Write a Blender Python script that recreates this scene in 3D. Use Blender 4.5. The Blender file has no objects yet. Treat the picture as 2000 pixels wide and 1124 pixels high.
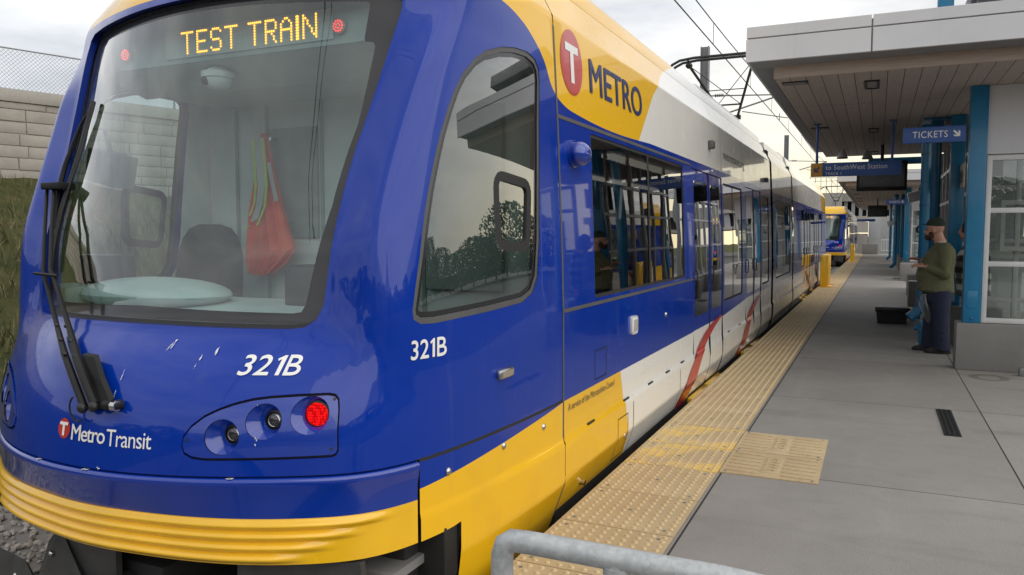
import bpy, bmesh, math, random
from mathutils import Vector, Matrix
from mathutils.geometry import delaunay_2d_cdt
R = math.radians
random.seed(7)
C = bpy.context.scene.collection
S = bpy.context.scene

# ------------------------------------------------------------------ camera
cam = bpy.data.cameras.new('camera'); co = bpy.data.objects.new('camera', cam); C.objects.link(co)
cam.sensor_width = 36; cam.lens = 36 * 1531 / 2000; cam.clip_end = 2000; cam.clip_start = .05
rx = Vector((.9067, .4217, 0)); up = Vector((-.0290, .0625, .9976)); up = (up - rx * up.dot(rx)).normalized(); rx.normalize()
bk = rx.cross(up)
co.matrix_world = Matrix(((rx.x, up.x, bk.x, 0), (rx.y, up.y, bk.y, 0), (rx.z, up.z, bk.z, 1.53), (0, 0, 0, 1)))
S.camera = co
# ------------------------------------------------------------------ world: overcast evening sky
SUN_EL, SUN_AZ = 38, 105          # sun to the right of the platform, behind cloud
w = bpy.data.worlds.new('World'); S.world = w; w.use_nodes = True
nt = w.node_tree; nt.nodes.clear()
def wn(t, **k):
    n = nt.nodes.new(t)
    for a, b in k.items(): setattr(n, a, b)
    return n
out = wn('ShaderNodeOutputWorld'); bg = wn('ShaderNodeBackground'); bg.inputs[1].default_value = .1
sky = wn('ShaderNodeTexSky', sky_type='NISHITA', sun_disc=False, sun_elevation=R(SUN_EL), sun_rotation=R(SUN_AZ))
tc = wn('ShaderNodeTexCoord'); sep = wn('ShaderNodeSeparateXYZ'); nt.links.new(tc.outputs['Generated'], sep.inputs[0])
mp = wn('ShaderNodeMapping'); mp.inputs['Scale'].default_value = (1.2, 1.2, 4.5); nt.links.new(tc.outputs['Generated'], mp.inputs[0])
nz = wn('ShaderNodeTexNoise'); nz.inputs['Scale'].default_value = 2.6; nz.inputs['Detail'].default_value = 7; nz.inputs['Roughness'].default_value = .55
nt.links.new(mp.outputs[0], nz.inputs[0])
cr = wn('ShaderNodeValToRGB'); cr.color_ramp.elements[0].position = .36; cr.color_ramp.elements[0].color = (.37, .38, .405, 1)
cr.color_ramp.elements[1].position = .62; cr.color_ramp.elements[1].color = (.58, .58, .578, 1)
nt.links.new(nz.outputs[0], cr.inputs[0])
# warm glow in the low sky round the hidden sun
dt = wn('ShaderNodeVectorMath', operation='DOT_PRODUCT'); dt.inputs[1].default_value = (math.sin(R(17)), math.cos(R(17)), .02)
nt.links.new(tc.outputs['Generated'], dt.inputs[0])
mr = wn('ShaderNodeMapRange'); mr.inputs[1].default_value = .80; mr.inputs[2].default_value = 1.0; nt.links.new(dt.outputs['Value'], mr.inputs[0])
mr2 = wn('ShaderNodeMapRange'); mr2.inputs[1].default_value = .26; mr2.inputs[2].default_value = .02; nt.links.new(sep.outputs[2], mr2.inputs[0])
ml = wn('ShaderNodeMath', operation='MULTIPLY'); nt.links.new(mr.outputs[0], ml.inputs[0]); nt.links.new(mr2.outputs[0], ml.inputs[1])
mx = wn('ShaderNodeMix', data_type='RGBA'); mx.inputs['B'].default_value = (.76, .65, .39, 1)
nt.links.new(ml.outputs[0], mx.inputs['Factor']); nt.links.new(cr.outputs[0], mx.inputs['A'])
sc = wn('ShaderNodeVectorMath', operation='SCALE'); sc.inputs['Scale'].default_value = 10.0; nt.links.new(mx.outputs['Result'], sc.inputs[0])
mx2 = wn('ShaderNodeMix', data_type='RGBA'); mx2.inputs['Factor'].default_value = .94
nt.links.new(sky.outputs[0], mx2.inputs['A']); nt.links.new(sc.outputs[0], mx2.inputs['B'])
nt.links.new(mx2.outputs['Result'], bg.inputs[0]); nt.links.new(bg.outputs[0], out.inputs[0])
sl = bpy.data.lights.new('sun', 'SUN'); sl.energy = .95; sl.angle = R(90); sl.color = (1, .93, .82)
so = bpy.data.objects.new('sun', sl); C.objects.link(so); so.location = (0, 0, 30)
so.rotation_euler = (R(90 - SUN_EL), 0, R(180 - SUN_AZ))
S.view_settings.view_transform = 'Standard'; S.view_settings.look = 'None'; S.view_settings.exposure = .93; S.view_settings.gamma = 1
S.cycles.max_bounces = 10; S.cycles.transparent_max_bounces = 24; S.cycles.transmission_bounces = 8; S.cycles.glossy_bounces = 5
S.cycles.caustics_reflective = False; S.cycles.caustics_refractive = False; S.cycles.sample_clamp_indirect = 6

# ------------------------------------------------------------------ materials
class G:                                          # a little node-graph helper
    def __init__(s, name):
        s.m = bpy.data.materials.new(name); s.m.use_nodes = True; s.t = s.m.node_tree; s.t.nodes.clear()
        s.o = s.n('ShaderNodeOutputMaterial')
    def n(s, t, **k):
        x = s.t.nodes.new(t)
        for a, b in k.items(): setattr(x, a, b)
        return x
    def put(s, sock, v):
        if isinstance(v, bpy.types.NodeSocket): s.t.links.new(v, sock)
        else: sock.default_value = v
    def math(s, op, a, b=0.0, c=None):
        x = s.n('ShaderNodeMath', operation=op); s.put(x.inputs[0], a); s.put(x.inputs[1], b)
        if c is not None: s.put(x.inputs[2], c)
        return x.outputs[0]
    def mix(s, f, a, b):
        x = s.n('ShaderNodeMix', data_type='RGBA'); s.put(x.inputs['Factor'], f)
        for q, v in (('A', a), ('B', b)):
            s.put(x.inputs[q], v if isinstance(v, bpy.types.NodeSocket) else (*v[:3], 1))
        return x.outputs['Result']
    def noise(s, scale, detail=4, rough=.55, vec=None, stretch=None):
        x = s.n('ShaderNodeTexNoise'); x.inputs['Scale'].default_value = scale; x.inputs['Detail'].default_value = detail; x.inputs['Roughness'].default_value = rough
        v = vec or s.obj()
        if stretch:
            mpn = s.n('ShaderNodeMapping'); mpn.inputs['Scale'].default_value = stretch; s.t.links.new(v, mpn.inputs[0]); v = mpn.outputs[0]
        s.t.links.new(v, x.inputs[0]); return x.outputs[0]
    def ramp(s, v, *st):
        x = s.n('ShaderNodeValToRGB'); e = x.color_ramp.elements
        while len(e) < len(st): e.new(.5)
        for q, (p, c) in zip(e, st): q.position = p; q.color = (*c[:3], 1) if not isinstance(c, (int, float)) else (c, c, c, 1)
        s.put(x.inputs[0], v); return x.outputs[0]
    def rng(s, v, a, b, c=0., d=1.):
        x = s.n('ShaderNodeMapRange'); s.put(x.inputs[0], v)
        for i, q in enumerate((a, b, c, d)): x.inputs[i + 1].default_value = q
        return x.outputs[0]
    def obj(s):
        if not hasattr(s, 'tc'): s.tc = s.n('ShaderNodeTexCoord')
        return s.tc.outputs['Object']
    def xyz(s):
        if not hasattr(s, 'sx'):
            s.sx = s.n('ShaderNodeSeparateXYZ'); s.t.links.new(s.obj(), s.sx.inputs[0])
        return s.sx.outputs
    def bsdf(s, col, rough=.5, metal=0., coat=0., spec=.5, bump=None, bstr=.2, bdist=.01, coat_rough=.03, emit=None, estr=0):
        b = s.n('ShaderNodeBsdfPrincipled')
        s.put(b.inputs['Base Color'], col if isinstance(col, bpy.types.NodeSocket) else (*col[:3], 1))
        s.put(b.inputs['Roughness'], rough); s.put(b.inputs['Metallic'], metal); s.put(b.inputs['Coat Weight'], coat); b.inputs['Coat Roughness'].default_value = coat_rough
        s.put(b.inputs['Specular IOR Level'], spec)
        if emit: b.inputs['Emission Color'].default_value = (*emit, 1); b.inputs['Emission Strength'].default_value = estr
        if bump is not None:
            bp = s.n('ShaderNodeBump'); bp.inputs['Strength'].default_value = bstr; bp.inputs['Distance'].default_value = bdist
            s.t.links.new(bump, bp.inputs['Height']); s.t.links.new(bp.outputs[0], b.inputs['Normal'])
        s.t.links.new(b.outputs[0], s.o.inputs[0]); s.b = b; return s.m
MC = {}
def pm(name, col, rough=.5, metal=0., coat=0., var=.12, scale=6, bump=0., bscale=60, spec=.5, emit=None, estr=0):
    """plain surface with a little procedural wear"""
    if name in MC: return MC[name]
    g = G(name); n = g.noise(scale, 6)
    f = g.rng(n, .3, .7)
    c = g.mix(f, [v * (1 - var) for v in col], [min(v * (1 + var), 1) for v in col])
    r = g.rng(n, .3, .7, rough * .88, min(rough * 1.12, 1))
    MC[name] = g.bsdf(c, r, metal, coat, spec, g.noise(bscale, 3) if bump else None, bump, .004, emit=emit, estr=estr)
    return MC[name]
def glass(name, tint, refl=1.0, rough=0., wave=0.):
    if name in MC: return MC[name]
    g = G(name)
    tr = g.n('ShaderNodeBsdfTransparent'); tr.inputs[0].default_value = (*tint, 1)
    gl = g.n('ShaderNodeBsdfGlossy'); gl.inputs['Roughness'].default_value = rough; gl.inputs[0].default_value = (1, 1, 1, 1)
    lw = g.n('ShaderNodeLayerWeight'); lw.inputs[0].default_value = .5
    if wave:
        bp = g.n('ShaderNodeBump'); bp.inputs['Strength'].default_value = wave; bp.inputs['Distance'].default_value = .02
        g.t.links.new(g.noise(1.6, 1), bp.inputs['Height']); g.t.links.new(bp.outputs[0], gl.inputs['Normal']); g.t.links.new(bp.outputs[0], lw.inputs['Normal'])
    m = g.n('ShaderNodeMixShader'); g.t.links.new(g.math('MINIMUM', g.math('MULTIPLY', g.math('ADD', .046, g.math('MULTIPLY', g.math('POWER', lw.outputs['Facing'], 4.4), .85)), refl), .95), m.inputs[0])
    g.t.links.new(tr.outputs[0], m.inputs[1]); g.t.links.new(gl.outputs[0], m.inputs[2]); g.t.links.new(m.outputs[0], g.o.inputs[0])
    MC[name] = g.m; return g.m
BLUE = (.0, .030, .31); YEL = (.87, .50, .013); WHITE = (.83, .82, .78)
def livery():
    """blue, yellow and white paint, split by lines fixed on the body (object y and z)"""
    g = G('livery paint'); X, Y, Z = g.xyz()
    fc = g.n('ShaderNodeFloatCurve'); cv = fc.mapping.curves[0]
    pts = [(2.0, 2.66), (3.2, 2.655), (3.45, 2.637), (3.62, 2.602), (3.77, 2.54), (3.90, 2.45), (4.03, 2.30), (4.16, 2.25), (4.32, 2.228), (6, 2.222)]
    P = [((y - 2) / 4, (z - 2)) for y, z in pts]
    cv.points[0].location = P[0]; cv.points[1].location = P[-1]
    for p in P[1:-1]: cv.points.new(*p)
    fc.mapping.update()
    g.put(fc.inputs['Value'], g.rng(Y, 2, 6)); top = g.math('ADD', fc.outputs[0], 2.0)
    isup = g.math('GREATER_THAN', Z, top)
    ye = g.math('ADD', 5.70, g.math('MULTIPLY', g.math('SUBTRACT', Z, 2.22), 1.15))           # slanted end of the upper yellow
    ye = g.math('ADD', ye, g.math('MULTIPLY', g.math('POWER', g.math('MAXIMUM', g.math('SUBTRACT', Z, 2.55), 0.0), 2.0), 2.6))
    upc = g.mix(g.math('GREATER_THAN', Y, ye), YEL, WHITE)
    rear = g.math('GREATER_THAN', Y, 26.6)
    upc = g.mix(rear, upc, YEL)
    low = g.rng(Y, 2.72, 4.06, .475, .588)
    islow = g.math('LESS_THAN', Z, g.math('ADD', low, g.rng(Y, 9.0, 11.0, 0, .075)))
    le = g.math('ADD', 5.14, g.math('MULTIPLY', g.math('SUBTRACT', .584, Z), .36))
    loc = g.mix(g.math('GREATER_THAN', Y, le), YEL, WHITE)
    loc = g.mix(g.math('GREATER_THAN', Y, 27.2), loc, YEL)
    c = g.mix(isup, BLUE, upc); c = g.mix(islow, c, loc)
    n = g.noise(3.0, 7, .65); grime = g.math('MULTIPLY', g.rng(n, .52, .8), g.rng(Z, .9, -.2, .03, .22))
    c = g.mix(grime, c, (.12, .105, .085))
    st = g.noise(9, 5, .6, stretch=(1, 1, .08)); c = g.mix(g.rng(st, .6, .85, 0, .10), c, (.35, .34, .32))
    return g.bsdf(c, g.rng(n, .3, .8, .16, .34), 0, .7, .12, g.noise(1.5, 2, .4), .09, .02, coat_rough=.025)
M = {}
M['livery'] = livery()
M['blue'] = pm('blue gloss paint', BLUE, .22, coat=.9, var=.06, scale=3)
M['yellow'] = pm('yellow gloss paint', YEL, .25, coat=.7, var=.07, scale=4)
M['black'] = pm('black rubber', (.016, .016, .017), .62, var=.2)
M['frit'] = pm('black glass border', (.028, .028, .03), .12, spec=.6)
M['satin'] = pm('black satin metal', (.011, .011, .012), .5, spec=.3)
M['trim'] = pm('grey sealant', (.085, .085, .085), .5)
M['white'] = pm('white decal', (.82, .82, .80), .3, var=.03)
M['navy'] = pm('navy decal', (.018, .032, .13), .3, var=.05)
M['dark'] = pm('dark grey lettering', (.07, .07, .07), .4, var=.05)
M['red'] = pm('red decal', (.50, .035, .03), .3, var=.06, coat=.5)
M['chrome'] = pm('bare metal', (.55, .55, .53), .25, metal=1, var=.1)
M['cab'] = pm('pale grey cab lining', (.62, .68, .66), .6, var=.05)
M['dash'] = pm('grey moulded dashboard', (.40, .445, .44), .55, var=.05)
M['seat'] = pm('dark seat cloth', (.025, .026, .028), .8, bump=.2)
M['inner'] = pm('grey saloon lining', (.22, .22, .22), .6)
M['windshield'] = glass('windshield glass', (.78, .92, .90), 2.2)
M['tint'] = glass('tinted side glass', (.09, .10, .095), 2.0, wave=.08)
M['cabglass'] = glass('cab side glass', (.60, .67, .65), 3.6)
M['clear'] = glass('clear glass', (.86, .89, .88), 1.2)
M['under'] = pm('underframe black', (.012, .012, .012), .7, var=.3)
M['plate'] = pm('dark steel plate', (.045, .045, .046), .45, var=.25, scale=12)
M['galv'] = None
g = G('galvanised steel'); v = g.n('ShaderNodeTexVoronoi'); v.inputs['Scale'].default_value = 95; g.t.links.new(g.obj(), v.inputs[0])
n = g.noise(28, 6, .7); cc = g.mix(g.rng(v.outputs['Color'], .2, .9), (.38, .40, .41), (.46, .48, .49)); cc = g.mix(g.rng(n, .5, .75, 0, .8), cc, (.60, .61, .61))
M['galv'] = g.bsdf(cc, g.rng(n, .3, .7, .38, .62), .35, bump=n, bstr=.12, bdist=.003)
M['steel'] = pm('dull galvanised post', (.22, .225, .23), .5, metal=.4, var=.2)
M['wire'] = pm('wire black', (.02, .02, .02), .5)
M['teal'] = pm('teal blue painted steel', (.007, .16, .32), .38, coat=.2, var=.12, scale=5)
M['tealdark'] = pm('teal blue painted pipe', (.006, .12, .25), .4, coat=.2, var=.12, scale=5)
M['sign'] = pm('blue sign face', (.04, .105, .34), .45, var=.05)
M['ochre'] = pm('ochre sign face', (.62, .31, .05), .45, var=.05)
g = G('pale grey metal panel'); st = g.noise(7, 6, .65, stretch=(1, 1, .07)); n = g.noise(1.1, 5); c = g.mix(g.rng(n, .3, .7), (.52, .53, .555), (.59, .60, .62)); c = g.mix(g.rng(st, .56, .8, 0, .22), c, (.40, .40, .40)); M['panel'] = g.bsdf(c, g.rng(n, .3, .7, .32, .45))
M['frame'] = pm('white window frame', (.62, .63, .63), .4, var=.05)
M['soffdark'] = pm('dark grey soffit', (.24, .245, .255), .6, var=.08)
M['screen'] = pm('dark display', (.012, .013, .016), .18, spec=.5)
M['rubbertyre'] = M['black']
def concrete(name, a, b, sc=1.0, joints=False, spec=.3, stain=.5, rough=.85):
    g = G(name); X, Y, Z = g.xyz()
    big = g.noise(.55 * sc, 7, .6); mid = g.noise(5 * sc, 6, .65); fine = g.noise(140 * sc, 3, .6)
    c = g.mix(g.rng(big, .35, .68), a, b); c = g.mix(g.rng(mid, .5, .8, 0, .32), c, [v * .72 for v in a])
    c = g.mix(g.rng(fine, .54, .70, 0, .45), c, [min(v * 1.6, 1) for v in b]); c = g.mix(g.rng(fine, .46, .32, 0, .45), c, [v * .5 for v in a])
    sw = g.noise(1.6, 6, .6, stretch=(.25, 1.4, 1)); c = g.mix(g.rng(sw, .56, .74, 0, stain), c, [v * .62 for v in a])
    if joints:
        cell = g.n('ShaderNodeTexWhiteNoise', noise_dimensions='2D'); cv = g.n('ShaderNodeCombineXYZ'); g.put(cv.inputs[0], g.math('FLOOR', g.math('DIVIDE', g.math('SUBTRACT', Y, 5.15), 2.54))); g.put(cv.inputs[1], g.math('GREATER_THAN', X, .845)); g.t.links.new(cv.outputs[0], cell.inputs['Vector'])
        c = g.mix(g.math('MULTIPLY', cell.outputs[0], .38), c, [v * .72 for v in a])
        vo = g.n('ShaderNodeTexVoronoi'); vo.inputs['Scale'].default_value = 2.1; g.t.links.new(g.obj(), vo.inputs[0])
        gum = g.math('LESS_THAN', vo.outputs['Distance'], g.math('MULTIPLY', g.math('SUBTRACT', vo.outputs['Color'], .55), .09)); c = g.mix(g.math('MULTIPLY', gum, .65), c, (.10, .095, .085))
        wear = g.noise(.9, 5, .6, stretch=(2.2, .35, 1)); c = g.mix(g.rng(wear, .55, .78, 0, .35), c, [min(v * 1.22, 1) for v in b])
        fy = g.math('PINGPONG', g.math('SUBTRACT', Y, 5.15), 1.27); jy = g.math('LESS_THAN', fy, .0045)
        jx = g.math('LESS_THAN', g.math('ABSOLUTE', g.math('SUBTRACT', X, .845)), .0055)
        j2 = g.math('LESS_THAN', g.math('ABSOLUTE', g.math('SUBTRACT', X, -.862)), .006)
        c = g.mix(g.math('MAXIMUM', g.math('MAXIMUM', jx, jy), j2), c, (.035, .033, .03))
        # round damp stain by the shelter base
        dx = g.math('SUBTRACT', X, 1.12); dy = g.math('SUBTRACT', Y, 9.62)
        rr = g.math('SQRT', g.math('ADD', g.math('MULTIPLY', dx, dx), g.math('MULTIPLY', g.math('MULTIPLY', dy, dy), .8)))
        rr = g.math('ADD', rr, g.math('MULTIPLY', mid, .05))
        c = g.mix(g.math('MULTIPLY', g.math('LESS_THAN', g.math('ABSOLUTE', g.math('SUBTRACT', rr, .17)), .045), .45), c, (.05, .045, .035))
    return g.bsdf(c, g.rng(mid, .3, .7, rough - .1, rough + .05), 0, 0, spec, fine, .25, .004)
M['platform'] = concrete('broomed platform concrete', (.228, .219, .204), (.312, .30, .282), 1, True)
M['base'] = concrete('cast concrete base', (.19, .187, .18), (.26, .255, .245), 1.6)
M['wallconc'] = concrete('pale concrete', (.33, .31, .28), (.42, .40, .36), .6)
M['greyconc'] = concrete('grey concrete', (.30, .31, .32), (.38, .385, .39), .5)
def planks():
    g = G('wood effect soffit planks'); X, Y, Z = g.xyz()
    q = g.math('DIVIDE', g.math('ADD', X, 1.04), .155); idx = g.math('FLOOR', q); fr = g.math('FRACT', q)
    wn_ = g.n('ShaderNodeTexWhiteNoise', noise_dimensions='1D'); g.put(wn_.inputs['W'], idx)
    gr = g.noise(7, 8, .65, stretch=(9, .6, 9))
    c = g.mix(g.rng(gr, .3, .7), (.42, .36, .315), (.56, .485, .425)); c = g.mix(g.math('MULTIPLY', wn_.outputs[0], .35), c, (.37, .31, .275))
    yo = g.math('FRACT', g.math('ADD', g.math('DIVIDE', Y, 2.4), g.math('MULTIPLY', wn_.outputs[0], .0)))
    gap = g.math('MAXIMUM', g.math('LESS_THAN', fr, .045), g.math('LESS_THAN', yo, .004))
    c = g.mix(gap, c, (.02, .018, .016))
    return g.bsdf(c, .6, 0, 0, .3)
M['planks'] = planks()
def woodbeam():
    g = G('wood effect edge board'); gr = g.noise(7, 8, .65, stretch=(.6, 9, 14))
    return g.bsdf(g.mix(g.rng(gr, .3, .7), (.32, .255, .215), (.44, .365, .315)), .6)
M['woodbeam'] = woodbeam()
def tactile(name='buff tactile plastic', k=1., patch=False):
    g = G(name); n = g.noise(2.2, 6, .6); f = g.noise(45, 4, .6)
    c = g.mix(g.rng(n, .35, .7), (.46, .355, .205), (.56, .445, .275)); c = g.mix(g.rng(f, .5, .75, 0, .35), c, (.30, .21, .10))
    d = g.noise(6, 6, .7, stretch=(1, .35, 1)); c = g.mix(g.rng(d, .58, .8, 0, .5 if k == 1 else .15), c, (.22, .17, .10))
    oi = g.n('ShaderNodeObjectInfo'); c = g.mix(g.math('MULTIPLY', oi.outputs['Random'], .34), c, (.33, .24, .125))
    if k != 1: c = g.mix(.5, c, (.68, .53, .31))
    if patch: c = g.mix(g.rng(g.noise(2.6, 3), .45, .6, 0, .7), c, (.78, .52, .10))
    return g.bsdf(c, .7, 0, 0, .35, f, .15, .003)
M['tactile'] = tactile(); M['dome'] = tactile('buff tactile dome tops', 1.2); M['tactile_patch'] = tactile('buff tactile with yellow paint', 1., True)
def blocks():
    g = G('split face block wall'); X, Y, Z = g.xyz()
    b = g.n('ShaderNodeTexBrick'); b.offset = .37; b.squash = .7; b.squash_frequency = 3
    mpn = g.n('ShaderNodeCombineXYZ'); g.put(mpn.inputs[0], Y); g.put(mpn.inputs[1], Z)
    # wander the courses a little so the bond is irregular
    g.t.links.new(mpn.outputs[0], b.inputs[0]); b.inputs['Scale'].default_value = 1.0
    b.inputs['Brick Width'].default_value = .95; b.inputs['Row Height'].default_value = .34; b.inputs['Mortar Size'].default_value = .018; b.inputs['Mortar Smooth'].default_value = .3
    b.inputs['Color1'].default_value = (.40, .36, .315, 1); b.inputs['Color2'].default_value = (.49, .445, .39, 1); b.inputs['Mortar'].default_value = (.13, .115, .10, 1)
    n = g.noise(14, 7, .7); c = g.mix(g.rng(n, .45, .8, 0, .4), b.outputs[0], (.25, .225, .195))
    h = g.math('ADD', g.math('MULTIPLY', b.outputs['Fac'], -1.2), g.math('MULTIPLY', n, .5))
    return g.bsdf(c, .9, 0, 0, .2, h, .9, .04)
M['blocks'] = blocks(); M['splitface'] = concrete('split face block', (.30, .275, .245), (.385, .355, .32), 2.2, stain=.2)
M['asphalt'] = concrete('car park asphalt', (.055, .055, .056), (.085, .084, .082), .5)
def grass():
    g = G('rough grass ground'); n = g.noise(2.2, 7, .65); f = g.noise(30, 5, .7)
    c = g.ramp(n, (.35, (.045, .056, .018)), (.55, (.08, .082, .03)), (.72, (.13, .105, .055)))
    c = g.mix(g.rng(f, .4, .7, 0, .6), c, (.055, .06, .025))
    return g.bsdf(c, .95, 0, 0, .1, f, .8, .06)
M['grass'] = grass()
def leafm(name, a, b):
    g = G(name); ob = g.n('ShaderNodeObjectInfo'); n = g.noise(3.5, 4); c = g.mix(g.rng(n, .35, .65), a, b)
    return g.bsdf(c, .7, 0, 0, .2)
M['blade'] = leafm('grass blades', (.045, .06, .018), (.16, .14, .07))
M['leaf'] = leafm('dark foliage', (.022, .04, .014), (.055, .075, .024))
M['bark'] = pm('bark', (.07, .055, .04), .9, bump=.5, bscale=30)
def stonem():
    g = G('ballast stone'); n = g.noise(11, 4); c = g.ramp(n, (.3, (.15, .14, .13)), (.5, (.29, .27, .25)), (.7, (.44, .42, .39)))
    return g.bsdf(c, .9, 0, 0, .2, g.noise(80, 3), .4, .004)
M['stone'] = stonem()
M['ballast'] = concrete('track ballast bed', (.14, .13, .12), (.22, .205, .19), 3)
M['skin'] = pm('skin', (.46, .25, .18), .5, var=.06)
M['olive'] = pm('olive knit', (.115, .120, .062), .9, var=.15, bump=.4, bscale=180)
M['trousers'] = pm('navy work trousers', (.016, .022, .050), .85, var=.2, bump=.3, bscale=90)
M['cap'] = pm('dark green cap', (.018, .034, .024), .85, var=.15)
M['beard'] = pm('brown beard', (.045, .025, .016), .9)
M['shoe'] = pm('black shoes', (.012, .012, .012), .6)
def plaid():
    g = G('grey plaid flannel'); X, Y, Z = g.xyz(); 
    a = g.math('PINGPONG', g.math('ADD', X, g.math('MULTIPLY', Y, .6)), .062); b = g.math('PINGPONG', Z, .075)
    fa = g.rng(a, .022, .04); fb = g.rng(b, .028, .047)
    s_ = g.math('ADD', g.math('MULTIPLY', fa, .5), g.math('MULTIPLY', fb, .5))
    c = g.ramp(s_, (0, (.03, .034, .03)), (.5, (.14, .145, .13)), (1, (.60, .60, .56)))
    return g.bsdf(c, .9, 0, 0, .2, g.noise(150, 3), .3, .003)
M['plaid'] = plaid()
M['vest'] = pm('orange hi-vis cloth', (.92, .10, .025), .7, var=.12)
M['lime'] = pm('lime hi-vis tape', (.45, .62, .04), .6)
M['silver'] = pm('reflective tape', (.42, .44, .42), .4)
M['plastic'] = pm('black moulded plastic', (.014, .014, .015), .45, var=.15)
M['bag'] = glass('clear plastic bag', (.80, .81, .82), .9, .25)
def emit(name, col, s):
    g = G(name); e = g.n('ShaderNodeEmission'); e.inputs[0].default_value = (*col, 1); e.inputs[1].default_value = s
    g.t.links.new(e.outputs[0], g.o.inputs[0]); return g.m
M['led'] = emit('amber led', (1, .36, .02), 2.0)
M['ledred'] = emit('red led', (1, .05, .04), 1.3)
def taillamp():
    g = G('red led lamp'); v = g.n('ShaderNodeTexVoronoi', feature='F1'); v.inputs['Scale'].default_value = 95; v.inputs['Randomness'].default_value = .25; g.t.links.new(g.obj(), v.inputs[0])
    f = g.rng(v.outputs['Distance'], .55, .15); b = g.n('ShaderNodeEmission'); b.inputs[0].default_value = (1, .008, .01, 1); g.put(b.inputs[1], g.math('ADD', .28, g.math('MULTIPLY', f, .75)))
    g.t.links.new(b.outputs[0], g.o.inputs[0]); return g.m
M['tail'] = taillamp()
M['tube'] = emit('saloon light tube', (1, .86, .78), 1.1)
M['canlight'] = pm('soffit lamp diffuser', (.30, .29, .26), .5)
M['lens'] = pm('dark headlamp lens', (.03, .032, .035), .05, spec=.8, coat=1)
# ------------------------------------------------------------------ mesh helpers
def link(name, me, mat, parent=None, smooth=True, angle=35):
    if mat is not None and not len(me.materials):
        for m_ in (mat if isinstance(mat, (list, tuple)) else [mat]): me.materials.append(m_)
    if smooth:
        me.polygons.foreach_set('use_smooth', [True] * len(me.polygons))
        if angle: me.set_sharp_from_angle(angle=R(angle))
    o = bpy.data.objects.new(name, me); C.objects.link(o)
    if parent is not None: o.parent = parent
    return o
def tag(o, label=None, cat=None, group=None, kind=None):
    for k, v in (('label', label), ('category', cat), ('group', group), ('kind', kind)):
        if v: o[k] = v
    return o
def empty(name, loc, label=None, cat=None, group=None, rz=0):
    o = bpy.data.objects.new(name, None); C.objects.link(o); o.location = loc; o.rotation_euler = (0, 0, rz); o.empty_display_size = .2
    return tag(o, label, cat, group)
def copy_tree(o, parent=None):
    c = o.copy(); C.objects.link(c)
    if parent is not None: c.parent = parent
    for ch in o.children: copy_tree(ch, c)
    return c
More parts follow.
